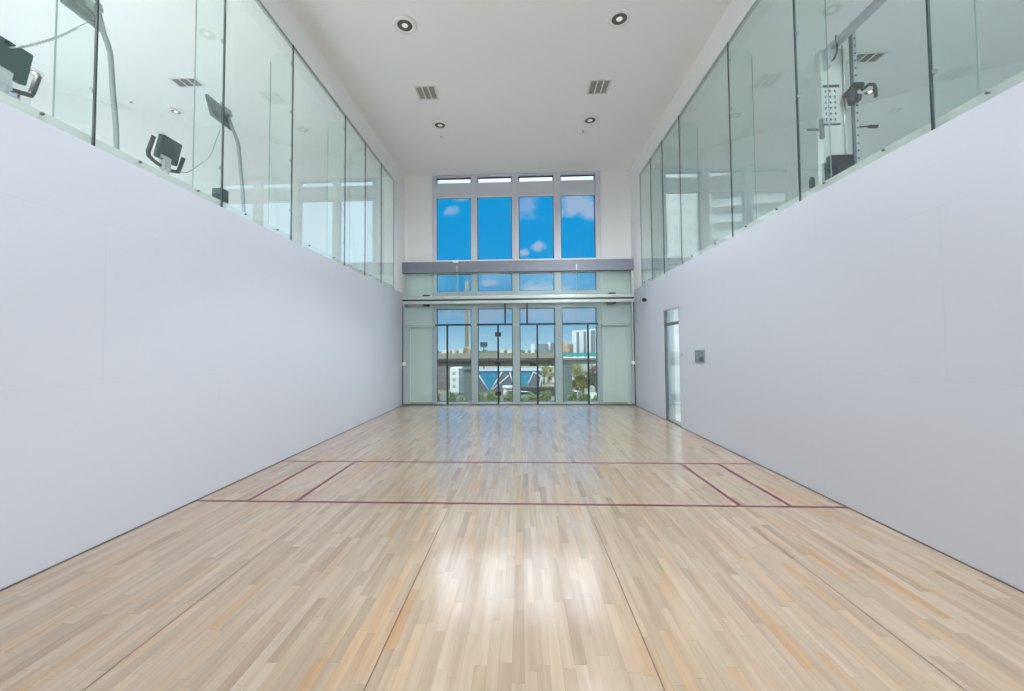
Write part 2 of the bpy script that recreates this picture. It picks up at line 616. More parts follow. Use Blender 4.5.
for a, b in MUL:
    wpart('mullion', M['alu'], (a, YW0 - 0.03, 0.0), (b, YW1, ZC - 0.002), 0.008)
TRANS = [(0.0, 0.06), (2.57, 3.03), (3.52, 3.86), (5.63, 6.0), (6.165, ZC - 0.002)]
for z0, z1 in TRANS:
    for (a0, b0), (a1, b1) in zip(MUL, MUL[1:]):
        wpart('transom', M['alu'], (b0, YW0, z0), (a1, YW1, z1))
for (a0, b0), (a1, b1) in zip(MUL, MUL[1:]):
    # pale inner sash round each tall upper pane
    g = MB()
    z0, z1 = ROWS[2]
    g.box((b0 + 0.001, YB + 0.0, z0 - 0.03), (a1 - 0.001, YB + 0.05, z0 + 0.03))
    g.box((b0 + 0.001, YB + 0.0, z1 - 0.02), (a1 - 0.001, YB + 0.05, z1 + 0.03))
    o = g.build('sash_edge', M['sash'], win)
    o.matrix_parent_inverse = Matrix.Translation((0, -YB, 0))
for z0, z1 in ROWS:
    for (a0, b0), (a1, b1) in zip(MUL, MUL[1:]):
        g = MB()
        t = 0.022
        for lo, hi in (((b0, YB + 0.05, z0), (b0 + t, YB + 0.09, z1)), ((a1 - t, YB + 0.05, z0), (a1, YB + 0.09, z1)),
                       ((b0, YB + 0.05, z0), (a1, YB + 0.09, z0 + t)), ((b0, YB + 0.05, z1 - t), (a1, YB + 0.09, z1))):
            g.box(lo, hi)
        o = g.build('gasket', M['gasket'], win)
        o.matrix_parent_inverse = Matrix.Translation((0, -YB, 0))
        wpart('pane', M['window_glass'], (b0 + 0.005, YB + 0.062, z0 + 0.005), (a1 - 0.005, YB + 0.078, z1 - 0.005))

# ---- gallery daylight windows
def simple_window(name, axis, fixed, a, b, z0, z1, nm, label, transom=None):
    e = empty(name, (0, 0, 0))
    structure(e, label, 'window')
    fr = MB()
    t = 0.06

    def bx(mb, p, q, u, v, d=0.05):
        if axis == 'x':
            mb.box((fixed - d, p, u), (fixed + d, q, v))
        else:
            mb.box((p, fixed - d, u), (q, fixed + d, v))
    bx(fr, a, b, z0, z0 + t)
    bx(fr, a, b, z1 - t, z1)
    for k in range(nm + 1):
        x = a + (b - a) * k / nm
        bx(fr, max(a, x - t / 2), min(b, x + t / 2), z0, z1)
    if transom:
        bx(fr, a, b, transom[0], transom[1])
    fr.build('window_frame', M['alu'], e)
    p = MB()
    bx(p, a + 0.01, b - 0.01, z0 + 0.01, z1 - 0.01, 0.008)
    p.build('pane', M['window_glass'], e)
    return e


simple_window('window_2', 'x', -8.765, OW[0], OW[1], 3.35, 5.95, 2, 'wide daylight window on the outer side of the left gallery')
simple_window('added_window_right', 'x', 9.075, RW[0], RW[1], 3.35, 5.95, 1, 'added unseen window letting more daylight into the right gallery')  # invented opening; its daylight reaches across to the left court wall
simple_window('window_3', 'y', YF - 0.1, LWX[0], LWX[1], ZG + 0.15, 6.12, 2, 'tall window at the near end of the left gallery', (5.40, 5.64))
simple_window('window_4', 'y', YF - 0.1, RWX[0], RWX[1], ZG + 0.15, 6.12, 1, 'narrow slot window at the near end of the right gallery', (5.40, 5.64))


# ---- glass of the galleries: panes, stiffening fins, clips, bolts
def gallery_glazing(name, side, joints, label):
    e = structure(empty(name), label, 'window')
    s = -1 if side == 'l' else 1
    X = XL if side == 'l' else XR
    for a, b in zip(joints, joints[1:]):
        x0, x1 = sorted((X, X + s * 0.012))
        part('glass_pane', M['gal_glass'], e, (x0, a + 0.006, ZW), (x1, b - 0.006, ZT + 0.0))
        for y in (a + (b - a) * 0.28, a + (b - a) * 0.75):
            MB().lathe([(0.003, -0.009), (0.011, -0.008), (0.012, 0.0), (0.008, 0.012), (0.003, 0.014)], (X - s * 0.002, y, 3.03), 12, 'x').build('bolt', M['upright'], e)
    for j in joints[:-1]:
        jw = 0.0055 if j < 5.8 else 0.003
        x0, x1 = sorted((X - s * 0.002, X + s * 0.016))
        part('joint', M['joint'], e, (x0, j - jw, ZW), (x1, j + jw, ZT))
        # fin with rounded upper corner
        d = 0.33
        r = 0.10
        pts = [(X + s * 0.02, 3.14), (X + s * 0.02, 5.63)]
        for k in range(7):
            a = math.pi / 2 * k / 6
            pts.append((X + s * (d - r + r * math.sin(a)), 5.63 - r + r * math.cos(a)))
        pts.append((X + s * d, 3.14))
        MB().prism(pts, 'y', j - 0.008, j + 0.008).build('fin', M['fin_glass'], e)
        # polished outer edge of the fin
        xe = X + s * (d + 0.0015)
        part('fin_edge', M['joint_pale'], e, (xe - 0.002, j - 0.006, 3.14), (xe + 0.002, j + 0.006, 5.53))
        for z in (5.49, 4.79, 4.10, 3.40):
            c = MB()
            c.box((X + s * 0.012 - 0.004, j - 0.018, z - 0.014), (X + s * 0.035 + 0.004, j + 0.018, z + 0.014), 0.003)
            c.build('clip', M['steel'], e)
    # slim head channel and the end stop
    x0, x1 = sorted((X + s * 0.013, X + s * 0.045))
    part('head_channel', M['rail'], e, (x0, joints[0], ZT - 0.03), (x1, joints[-1], ZT))
    y = joints[-1]
    x0, x1 = sorted((X - s * 0.003, X + s * 0.02))
    part('end_stop', M['joint_pale'], e, (x0, y - 0.012, ZW), (x1, y + 0.004, ZT))
    return e


gallery_glazing('window_5', 'l', [YF + 0.02, 0.15, 1.55, 2.911, 4.242, 5.579, 7.321, 8.30, 9.276, 10.21], 'long row of frameless green tinted panes along the left gallery')
gallery_glazing('window_6', 'r', [YF + 0.02, 0.20, 1.62, 3.045, 4.461, 5.86, 7.693, 8.63, 9.413, 10.232], 'long row of frameless green tinted panes along the right gallery')

# ---- grey steel beam and pale rail across the back of the court
tb = empty('trim_1', (0, YP, 0))
structure(tb, 'grey steel beam spanning the court before the tall windows', 'beam')


def at_parent(o, par):
    o.matrix_parent_inverse = Matrix.Translation(-Vector(par.location))
    return o


at_parent(part('beam_body', M['beam'], tb, (XL + 0.002, YP - 0.07, 3.51), (XR - 0.002, YP + 0.07, 3.80), 0.006), tb)
for x in (-1.70, 1.45):
    at_parent(part('bracket', M['rail'], tb, (x - 0.012, YP - 0.078, 3.53), (x + 0.012, YP - 0.068, 3.68)), tb)
at_parent(part('latch', M['white'], tb, (-1.80, YP - 0.09, 3.77), (-1.66, YP - 0.02, 3.83), 0.005), tb)
tr = empty('trim_2', (0, YP, 0))
structure(tr, 'pale double rail with dark slot clamping the back wall glass', 'rail')
at_parent(part('upper_bar', M['rail'], tr, (XL + 0.002, YP - 0.06, 2.80), (XR - 0.002, YP + 0.06, 2.885), 0.004), tr)
at_parent(part('slot', M['joint'], tr, (XL + 0.002, YP - 0.035, 2.755), (XR - 0.002, YP + 0.035, 2.80)), tr)
at_parent(part('lower_bar', M['rail'], tr, (XL + 0.002, YP - 0.06, 2.675), (XR - 0.002, YP + 0.06, 2.755), 0.004), tr)
for x in (-2.53, 2.37):
    for z0, z1 in ((2.887, 2.925), (2.625, 2.674)):
        at_parent(part('clamp', M['black'], tr, (x - 0.09, YP - 0.05, z0), (x + 0.09, YP + 0.05, z1), 0.006), tr)

# ---- glass back wall of the court
gw = empty('wall_back_glass', (0, YP, 0))
structure(gw, 'green tinted glass back wall with dark panel joints', 'glass wall')
JL = [XL + 0.06, -1.97, -0.62, 0.41, 1.73, XR - 0.06]
JM = [XL + 0.06, -0.43, 0.147, XR - 0.06]
JU = [XL + 0.06, -1.70, 1.45, XR - 0.06]
for js, z0, z1 in ((JL, 0.03, 2.10), (JM, 2.13, 2.675), (JU, 2.885, 3.51)):
    for i, (a, b) in enumerate(zip(js, js[1:])):
        if js is JL and i == 2:
            continue
        at_parent(part('glass_panel', M['court_glass'], gw, (a + 0.008, YP - 0.006, z0), (b - 0.008, YP + 0.006, z1)), gw)
for js, z0, z1 in ((JL, 0.03, 2.10), (JM, 2.13, 2.675)):
    for x in js[1:-1]:
        at_parent(part('panel_joint', M['joint'], gw, (x - 0.024, YP - 0.012, z0), (x + 0.024, YP + 0.012, z1)), gw)
for x in JU[1:-1]:
    at_parent(part('panel_joint', M['joint_pale'], gw, (x - 0.008, YP - 0.008, 2.885), (x + 0.008, YP + 0.008, 3.51)), gw)
for (a0, b0), (a1, b1) in zip(MUL, MUL[1:]):
    at_parent(part('head_joint', M['joint'], gw, (b0 - 0.005, YP - 0.012, 2.095), (a1 + 0.005, YP + 0.012, 2.145)), gw)
for a, b in ((XL + 0.06, MUL[0][1] - 0.02), (MUL[4][0] + 0.02, XR - 0.06)):
    at_parent(part('head_joint', M['joint_pale'], gw, (a, YP - 0.008, 2.105), (b, YP + 0.008, 2.130)), gw)
at_parent(part('bottom_channel', M['base'], gw, (XL + 0.002, YP - 0.03, 0.0), (XR - 0.002, YP + 0.03, 0.030)), gw)
for x0, x1 in ((XL + 0.002, XL + 0.06), (XR - 0.06, XR - 0.002)):
    at_parent(part('side_channel', M['rail'], gw, (x0, YP - 0.03, 0.03), (x1, YP + 0.03, 3.50)), gw)
    xj = x0 + 0.004 if x0 < 0 else x1 - 0.024
    at_parent(part('side_joint', M['joint'], gw, (xj, YP - 0.036, 0.03), (xj + 0.020, YP - 0.0305, 2.66)), gw)
for s in (-1, 1):
    xw = XL + 0.05 if s < 0 else XR - 0.05
    at_parent(part('side_clip', M['white'], gw, (xw - 0.04, YP - 0.05, 1.05), (xw + 0.04, YP + 0.05, 1.14), 0.01), gw)
d1 = empty('door_1', (-0.62, YP, 0))
structure(d1, 'frameless glass court door hung on three dark hinges', 'door')
at_parent(part('glass_panel', M['court_glass'], d1, (-0.592, YP - 0.006, 0.035), (0.382, YP + 0.006, 2.09)), d1)
for z in (1.86, 1.10, 0.31):
    at_parent(part('hinge', M['black'], d1, (-0.70, YP - 0.028, z - 0.055), (-0.54, YP + 0.028, z + 0.055), 0.006), d1)
lk = MB()
lk.box((0.20, YP - 0.025, 1.02), (0.38, YP + 0.025, 1.10), 0.006)
at_parent(lk.build('door_lock', M['black'], d1), d1)

# ---- pale access panels behind the glass, either side of the windows
for nm, x0, x1, s in (('trim_3', XL - 0.05, WX0, -1), ('trim_4', WX1, XR + 0.02, 1)):
    e = structure(empty(nm), 'white framed panel behind the glass to the %s of the windows' % ('left' if s < 0 else 'right'), 'wall panel')
    t = MB()
    xo = XL + 0.10 if s < 0 else XR - 0.10
    xi = WX0 - 0.01 if s < 0 else WX1 + 0.01
    a, b = min(xo, xi), max(xo, xi)
    t.box((a, YB - 0.035, 2.06), (b, YB - 0.002, 2.13))
    xa, xb = (xo, xo + 0.07) if s < 0 else (xo - 0.07, xo)
    t.box((xa, YB - 0.035, 0.0), (xb, YB - 0.002, 2.06))
    t.build('panel_trim', M['sash'], e)
    part('kick_rail', M['rail'], e, (a, YB - 0.034, 0.0), (b, YB - 0.0021, 0.06))

# ---- glass door in the right court wall, with the small lobby behind
d2 = empty('door_2', (XR, DY1, 0))
structure(d2, 'tall narrow glass door with glass transom in the right wall', 'door')
at_parent(part('door_leaf', M['door_glass'], d2, (XR + 0.012, DY0 + 0.03, 0.03), (XR + 0.024, DY1 - 0.05, 1.91)), d2)
at_parent(part('transom_pane', M['door_glass'], d2, (XR + 0.012, DY0 + 0.03, 1.965), (XR + 0.024, DY1 - 0.05, DZ - 0.02)), d2)
fr = MB()
fr.box((XR + 0.002, DY1 - 0.055, 0.0), (XR + 0.05, DY1, DZ))
fr.box((XR + 0.002, DY0 + 0.03, 1.91), (XR + 0.05, DY1 - 0.05, 1.965))
fr.box((XR + 0.002, DY0, 0.0), (XR + 0.05, DY1, 0.028))
at_parent(fr.build('door_frame', M['upright'], d2), d2)
fr = MB()
fr.box((XR + 0.002, DY0, 0.028), (XR + 0.05, DY0 + 0.03, DZ))
fr.box((XR + 0.002, DY0 + 0.03, DZ - 0.02), (XR + 0.05, DY1 - 0.055, DZ))
at_parent(fr.build('frame_trim', M['rail'], d2), d2)
at_parent(MB().lathe([(0.004, -0.03), (0.016, -0.028), (0.02, -0.012), (0.008, 0.0)], (XR, DY0 - 0.12, 1.34), 14, 'x').build('door_button', M['chrome'], d2), d2)
lb = MB()
lb.box((XR + 0.2, 7.2, -0.2), (XR + 2.2, 9.6, 0.0))
lb.box((XR + 0.2, 7.1, 0.0), (XR + 2.2, 7.2, 2.7))
lb.box((XR + 0.2, 9.6, 0.0), (XR + 2.2, 9.7, 2.7))
lb.box((XR + 2.2, 7.1, -0.2), (XR + 2.3, 9.7, 2.7))
lb.box((XR + 0.2, 7.1, 2.7), (XR + 2.3, 9.7, 2.8))
structure(lb.build('wall_lobby', M['white']), 'white lobby seen through the narrow glass door', 'wall')

# ================================================================== CEILING FITTINGS
def make_downlight(r, lit, drop=0.0):
    e = empty('downlight')
    MB().lathe([(r * 0.62, 0.0), (r * 0.98, -0.001), (r, -0.008), (r * 0.93, -0.020), (r * 0.70, -0.026), (r * 0.62, -0.018), (r * 0.60, 0.0)], (0, 0, 0), 40).build('trim_ring', M['lamp_trim'], e)
    MB().lathe([(r * 0.61, -0.016), (r * 0.50, -0.010), (r * 0.30, -0.004), (r * 0.02, -0.003), (r * 0.02, -0.001), (r * 0.61, -0.001)], (0, 0, 0), 40).build('baffle', M['baffle'], e)
    MB().lathe([(r * 0.02, -0.030), (r * 0.16, -0.027), (r * 0.25, -0.018), (r * 0.27, -0.008), (r * 0.20, -0.004)], (0, 0, 0), 24).build('bulb', M['bulb_on'] if lit else M['bulb'], e)
    return e


LAMPS = [(-1.675, 5.88, 'large round downlight nearest the camera on the left of the court ceiling'),
         (1.45, 5.93, 'large round downlight nearest the camera on the right of the court ceiling'),
         (-1.69, 8.6, 'smaller looking round downlight by the left sprinkler near the windows'),
         (1.46, 8.59, 'smaller looking round downlight by the right sprinkler near the windows')]
proto = make_downlight(0.178, False)
for i, (x, y, lab) in enumerate(LAMPS):
    o = proto if i == 0 else copy_tree(proto)
    o.location = (x, y, ZC)
    tag(o, lab, 'ceiling light', 'court downlights')
proto = make_downlight(0.13, True)
for i, (x, y, lab) in enumerate([(-6.82, 7.80, 'lit downlight in the left gallery ceiling near the slanting wall'),
                                 (-8.26, 6.55, 'lit downlight in the corner of the left gallery beside the bike console'),
                                 (6.535, 7.92, 'lit downlight in the right gallery ceiling behind the cable machine')]):
    o = proto if i == 0 else copy_tree(proto)
    o.location = (x, y, ZC)
    tag(o, lab, 'ceiling light', 'gallery downlights')


def make_vent(w, d, mat):
    e = empty('ceiling_vent')
    fr = MB()
    t = 0.022
    for lo, hi in (((-w / 2, -d / 2, -0.02), (w / 2, -d / 2 + t, 0)), ((-w / 2, d / 2 - t, -0.02), (w / 2, d / 2, 0)),
                   ((-w / 2, -d / 2, -0.02), (-w / 2 + t, d / 2, 0)), ((w / 2 - t, -d / 2, -0.02), (w / 2, d / 2, 0))):
        fr.box(lo, hi)
    iw = w - 2 * t
    for k in (1, 2):
        x = -iw / 2 + iw * k / 3
        fr.box((x - 0.011, -d / 2 + t, -0.02), (x + 0.011, d / 2 - t, 0))
    fr.build('vent_frame', M['vent'], e)
    for k in range(3):
        g = MB()
        x0, x1 = -iw / 2 + iw * k / 3 + 0.011, -iw / 2 + iw * (k + 1) / 3 - 0.011
        g.box((x0, -d / 2 + t, -0.004), (x1, d / 2 - t, -0.001))
        n = 10
        for q in range(n):
            y = -d / 2 + t + (d - 2 * t) * (q + 0.5) / n
            g.box((x0, y - 0.009, -0.015), (x1, y + 0.003, -0.004))
        g.build('louver', mat, e)
    return e


v = make_vent(0.38, 0.42, M['louver'])
v.location = (-1.717, 7.49, ZC)
tag(v, 'white framed three slot air vent on the left of the court ceiling', 'vent', 'court ceiling vents')
v2 = copy_tree(v)
v2.location = (1.445, 7.495, ZC)
tag(v2, 'white framed three slot air vent on the right of the court ceiling', 'vent', 'court ceiling vents')
v = make_vent(0.47, 0.25, M['dark_louver'])
v.location = (-5.88, 6.95, ZC)
tag(v, 'grey air vent in the left gallery ceiling above the wall screen', 'vent', 'gallery ceiling vents')
v2 = copy_tree(v)
v2.location = (5.72, 6.97, ZC)
tag(v2, 'dark air vent in the right gallery ceiling above the cable machine', 'vent', 'gallery ceiling vents')

s0 = empty('ceiling_sprinkler')
MB().lathe([(0.004, 0.0), (0.045, 0.0), (0.042, -0.006), (0.016, -0.012), (0.012, -0.012)], (0, 0, 0), 20).build('flange', M['lamp_trim'], s0)
MB().lathe([(0.008, -0.010), (0.010, -0.030), (0.024, -0.033), (0.024, -0.036), (0.003, -0.038)], (0, 0, 0), 16).build('head', M['chrome'], s0)
for i, (x, y, lab) in enumerate([(-1.759, 9.05, 'small sprinkler head beyond the far left downlight on the court ceiling'),
                                 (1.378, 9.02, 'small sprinkler head beyond the far right downlight on the court ceiling'),
                                 (-7.39, 7.43, 'small sprinkler head in the left gallery ceiling')]):
    o = s0 if i == 0 else copy_tree(s0)
    o.location = (x, y, ZC)
    tag(o, lab, 'sprinkler', 'ceiling sprinklers')

# ================================================================== RIGHT WALL FITTINGS
cam_e = empty('wall_fitting', (XR, 9.90, 2.60))
MB().lathe([(0.036, 0.0), (0.038, -0.02), (0.02, -0.028), (0.014, -0.028)], (0, 0, 0), 20, 'x').build('mount', M['black'], cam_e)
MB().lathe([(0.012, -0.095), (0.03, -0.088), (0.046, -0.06), (0.046, -0.035), (0.02, -0.02)], (0, 0, 0), 24, 'x').build('housing', M['black'], cam_e)
tag(cam_e, 'small black round fitting on the right wall just under the gallery glass', 'wall fitting')

bx = empty('wall_box', (XR, 7.0, 1.32))
fr = MB()
for lo, hi in (((-0.012, -0.19, -0.105), (0, -0.165, 0.105)), ((-0.012, 0.165, -0.105), (0, 0.19, 0.105)),
               ((-0.012, -0.165, -0.105), (0, 0.165, -0.085)), ((-0.012, -0.165, 0.085), (0, 0.165, 0.105))):
    fr.box(lo, hi, 0.002)
fr.build('box_frame', M['steel'], bx)
pn = MB()
pn.box((-0.006, -0.165, -0.085), (-0.001, 0.165, 0.085))
pn.build('cover_plate', pbr('pale_steel_plate', (0.42, 0.47, 0.50), 0.25, 0.8), bx)
MB().prism([(-0.14, -0.08), (0.03, -0.08), (-0.02, -0.02), (-0.10, 0.0)], 'x', -0.016, -0.006).build('pull', M['upright'], bx)
tag(bx, 'small square steel plate set in the right wall beside the glass door', 'wall plate')


# ================================================================== LEFT GALLERY: BIKES, SCREENS, CABLES
def make_bike():
    """upright exercise bike facing +X, origin on the floor under the console mast"""
    e = empty('exercise_bike')
    b = MB()
    b.box((-1.15, -0.26, 0.0), (-1.05, 0.26, 0.07), 0.015)
    b.box((0.12, -0.26, 0.0), (0.22, 0.26, 0.07), 0.015)
    b.box((-1.10, -0.05, 0.03), (0.18, 0.05, 0.11), 0.015)
    b.build('base', M['frame_silver'], e)
    MB().prism([(-0.38, 0.10), (0.10, 0.10), (0.12, 0.40), (-0.05, 0.62), (-0.30, 0.55), (-0.42, 0.30)], 'y', -0.09, 0.09).build('flywheel_housing', M['console_edge'], e)
    MB().tube([(-0.02, 0, 0.45), (0.0, 0, 0.9), (0.02, 0, 1.24)], [0.06, 0.055, 0.05], 14).build('mast', M['frame_silver'], e)
    MB().tube([(-0.78, 0, 0.10), (-0.84, 0, 0.55), (-0.86, 0, 0.86)], 0.035, 12).build('seat_post', M['frame_silver'], e)
    MB().prism([(-0.98, -0.13), (-0.94, -0.16), (-0.80, -0.06), (-0.66, -0.03), (-0.66, 0.03), (-0.80, 0.06), (-0.94, 0.16), (-0.98, 0.13)], 'z', 0.86, 0.93).build('seat', M['grip'], e)
    for s in (-1, 1):
        p = MB()
        p.tube([(-0.2, s * 0.10, 0.33), (-0.2 + s * 0.12, s * 0.13, 0.33 - s * 0.10)], 0.016, 8)
        p.box((-0.25 + s * 0.12, s * 0.13 - 0.05, 0.31 - s * 0.10), (-0.15 + s * 0.12, s * 0.13 + 0.05, 0.35 - s * 0.10), 0.006)
        p.build('pedal', M['grip'], e)
    # handlebar: low cross bar with two upright grips leaning forward
    MB().tube([(-0.02, -0.205, 1.285), (-0.01, -0.10, 1.25), (-0.01, 0.11, 1.24), (-0.02, 0.23, 1.275)], 0.026, 12).build('handlebar', M['grip'], e)
    MB().tube([(-0.02, -0.20, 1.285), (-0.025, -0.245, 1.31), (-0.02, -0.262, 1.37), (0.06, -0.26, 1.60)], [0.026, 0.030, 0.031, 0.029], 12).build('grip', M['grip'], e)
    MB().tube([(-0.02, 0.225, 1.275), (-0.025, 0.285, 1.295), (-0.02, 0.300, 1.34), (0.05, 0.300, 1.53)], [0.026, 0.030, 0.031, 0.029], 12).build('grip', M['grip'], e)
    # neck and console, leaning back towards the rider
    MB().prism([(-0.03, 1.20), (0.06, 1.20), (0.045, 1.46), (-0.02, 1.46)], 'y', -0.06, 0.06).build('neck', M['frame_silver'], e)
    lean = Matrix.Translation((0.045, 0.015, 1.515)) @ Matrix.Rotation(math.radians(14.4), 4, 'Y')
    c = MB()
    sh = [(-0.165, -0.178), (0.165, -0.178), (0.185, -0.165), (0.178, 0.170), (0.16, 0.180), (-0.165, 0.178), (-0.182, 0.16), (-0.182, -0.16)]
    c.prism(sh, 'x', -0.035, 0.03)
    for vv in c.bm.verts:
        vv.co = lean @ vv.co
    co = c.build('console', M['console'], e)
    c = MB()
    c.box((0.030, -0.13, -0.10), (0.042, 0.13, 0.13), 0.004, lean)
    c.build('back_cover', M['console'], co)
    c = MB()
    c.box((0.030, -0.14, -0.165), (0.05, 0.05, -0.115), 0.004, lean)
    c.build('bracket', M['frame_silver'], co)
    return e


def make_screen():
    """screen on a bent floor post; the screen faces the bikes"""
    e = empty('screen_stand')
    b = MB()
    b.lathe([(0.20, 0.0), (0.20, 0.015), (0.06, 0.03), (0.03, 0.05)], (0, 0, 0), 28)
    b.build('base', M['post'], e)
    p = MB()
    pts = [(0.0, 0, 0.02), (-0.05, 0, 0.78), (-0.095, 0, 1.18), (-0.13, 0, 1.54), (-0.155, 0, 1.64), (-0.24, 0, 1.85), (-0.30, 0, 2.02)]
    p.tube(pts, 0.026, 12)
    p.build('post', M['post'], e)
    t = Matrix.Translation((-0.40, -0.04, 2.06)) @ Matrix.Rotation(math.radians(-16), 4, 'Y')
    s = MB()
    s.box((-0.03, -0.24, -0.17), (0.015, 0.20, 0.17), 0.012, t)
    so = s.build('screen', M['console'], e)
    s = MB()
    s.box((0.015, -0.15, -0.10), (0.05, 0.12, 0.10), 0.012, t)
    s.build('back_housing', M['console'], so)
    s = MB()
    s.box((0.05, -0.04, -0.05), (0.13, 0.09, 0.05), 0.01, t)
    s.build('mount', M['post'], e)
    return e


bk = make_bike()
bk.location = (-5.50, 6.10, ZG)
tag(bk, 'exercise bike with dark tilted console and two upright grips behind the left gallery glass', 'exercise bike', 'gallery exercise bikes')
bk2 = copy_tree(bk)
bk2.location = (-5.50, 4.07, ZG)
tag(bk2, 'exercise bike whose teal console is cut by the picture edge at the left', 'exercise bike', 'gallery exercise bikes')
st = make_screen()
st.location = (-4.21, 6.13, ZG)
tag(st, 'grey screen on a bent post seen whole behind the left gallery glass', 'screen', 'gallery screens on posts')
st2 = copy_tree(st)
st2.location = (-4.21, 4.12, ZG)
tag(st2, 'grey screen on a bent post whose top is cut by the picture top', 'screen', 'gallery screens on posts')


def cable(pts, coil, label):
    P = [Vector(p) for p in pts]
    dense = []
    n = 60
    for i in range(n + 1):
        t = i / n * (len(P) - 1)
        k = min(int(t), len(P) - 2)
        u = t - k
        p0, p1, p2, p3 = P[max(k - 1, 0)], P[k], P[k + 1], P[min(k + 2, len(P) - 1)]
        dense.append(0.5 * ((2 * p1) + (p2 - p0) * u + (2 * p0 - 5 * p1 + 4 * p2 - p3) * u * u + (3 * p1 - p0 - 3 * p2 + p3) * u ** 3))
    e = MB()
    e.tube(dense, 0.007, 8)
    if coil:
        a, b = int(coil[0] * n), int(coil[1] * n)
        h = []
        turns = 22
        for i in range(turns * 10 + 1):
            t = a + (b - a) * i / (turns * 10)
            k = min(int(t), n - 1)
            c = dense[k].lerp(dense[k + 1], t - k)
            d = (dense[k + 1] - dense[k]).normalized()
            u = d.cross(Vector((0, 0, 1))).normalized()
            w_ = d.cross(u)
            an = 2 * math.pi * turns * i / (turns * 10)
            h.append(c + (u * math.cos(an) + w_ * math.sin(an)) * 0.013)
        e.tube(h, 0.004, 5)
    o = e.build('cable', M['post'])
    tag(o, label, 'cable', 'screen cables')
    return o


cable([(-5.46, 4.02, 4.66), (-5.30, 4.08, 4.70), (-4.95, 4.10, 4.80), (-4.68, 4.11, 4.93), (-4.53, 4.12, 5.02)], (0.22, 0.72),
      'coiled grey cable hanging from the cut off screen to the teal console')
cable([(-5.49, 6.36, 4.35), (-5.25, 6.27, 4.30), (-4.86, 6.18, 4.48), (-4.70, 6.12, 4.70), (-4.63, 6.11, 4.86)], None,
      'thin grey cable hanging from the whole screen down to the tilted console')
kb = empty('equipment_box', (-5.2, 6.9, ZG))
MB().box((-0.05, -0.05, 0.0), (0.05, 0.05, 0.98), 0.01).build('column', M['frame_silver'], kb)
MB().box((-0.09, -0.09, 0.98), (0.09, 0.09, 1.20), 0.015).build('box_head', M['console'], kb)
tag(kb, 'dark box on a pale column low behind the left gallery glass', 'equipment')

# ================================================================== RIGHT GALLERY: CABLE MACHINE
cm = empty('cable_machine', (4.0, 5.35, ZG))
tag(cm, 'tall cable exercise machine with printed chart and black handles behind the right gallery glass', 'exercise machine')


def cpart(name, mb, mat, par=cm):
    o = mb.build(name, mat, par)
    if par is cm:
        o.matrix_parent_inverse = Matrix.Translation((-4.0, -5.35, -ZG))
    return o


cpart('base', MB().box((3.62, 5.18, ZG), (4.34, 5.62, ZG + 0.10), 0.012).box((3.90, 2.95, ZG), (4.10, 5.2, ZG + 0.07), 0.01).box((3.62, 2.75, ZG), (4.34, 3.15, ZG + 0.10), 0.012), M['frame_silver'])
cpart('shroud', MB().box((3.80, 5.32, 3.76), (4.10, 5.42, 5.22), 0.008).box((3.80, 5.36, ZG + 0.1), (4.10, 5.42, 3.76)), M['machine'])
cpart('far_column', MB().box((3.85, 2.86, ZG + 0.1), (4.10, 3.04, 5.22), 0.012), M['machine'])
cpart('top_beam', MB().box((3.95, 2.9, 5.235), (4.03, 5.44, 5.315), 0.01), M['frame_silver'])
cpart('beam_bolt', MB().lathe([(0.02, 0.0), (0.02, 0.02), (0.01, 0.028)], (3.99, 5.05, 5.315), 12), M['black'])
ch = MB().box((3.815, 5.308, 4.27), (4.005, 5.319, 4.71))
ch.mi = 1
ch.box((3.815, 5.303, 4.715), (4.01, 5.318, 4.745))
ch.box((3.815, 5.303, 4.235), (4.01, 5.318, 4.25))
rr = random.Random(3)
for i in range(6):
    for j in range(3):
        x = 3.838 + j * 0.056
        z = 4.675 - i * 0.072
        ch.tube([(x, 5.304, z), (x + rr.uniform(-.008, .008), 5.304, z - 0.016)], 0.007, 6)
        ch.tube([(x + rr.uniform(-.004, .004), 5.304, z - 0.014), (x + rr.uniform(-.014, .014), 5.304, z - 0.032)], 0.0045, 5)
        ch.tube([(x - 0.012, 5.304, z - 0.010), (x + 0.013, 5.304, z - rr.uniform(0.004, 0.018))], 0.003, 5)
cpart('chart', ch, [M['chart'], M['ink']])
ws = MB()
for k in range(9):
    ws.box((3.83, 5.24, ZG + 0.12 + k * 0.072), (4.10, 5.36, ZG + 0.185 + k * 0.072), 0.004)
cpart('weight_stack', ws, M['weights'])
up = MB()
up.box((4.135, 5.27, ZG + 0.1), (4.165, 5.30, 5.42), 0.004)
uo = cpart('upright', up, M['upright'])
ft = MB()
ft.box((4.165, 5.27, ZG + 0.1), (4.205, 5.30, 5.40), 0.004)
ft.mi = 1
for k in range(20):
    z = 3.5 + k * 0.095
    ft.lathe([(0.004, -0.002), (0.012, -0.001), (0.012, 0.002), (0.004, 0.003)], (0, 0, 0), 10, 'x')
    for vv in ft.bm.verts:
        if vv.co.length < 0.06:
            vv.co = Vector((4.185 + vv.co.y, 5.269 + vv.co.x, z + vv.co.z))
cpart('adjusting_rail', ft, [M['frame_silver'], M['black']])
cpart('guide_rod', MB().tube([(4.055, 5.30, ZG + 0.5), (4.055, 5.30, 5.24)], 0.008, 10), M['chrome'])
pb = MB()
pb.tube([(3.985, 5.22, 4.53), (4.05, 5.2, 4.57), (4.11, 5.19, 4.64), (4.19, 5.19, 4.65)], [0.022, 0.045, 0.055, 0.04], 12)
pb.tube([(4.09, 5.2, 4.64), (4.06, 5.19, 4.52), (4.06, 5.18, 4.42)], [0.04, 0.055, 0.04], 12)
pb.lathe([(0.01, -0.03), (0.05, -0.025), (0.05, 0.025), (0.01, 0.03)], (4.13, 5.2, 4.50), 16, 'x')
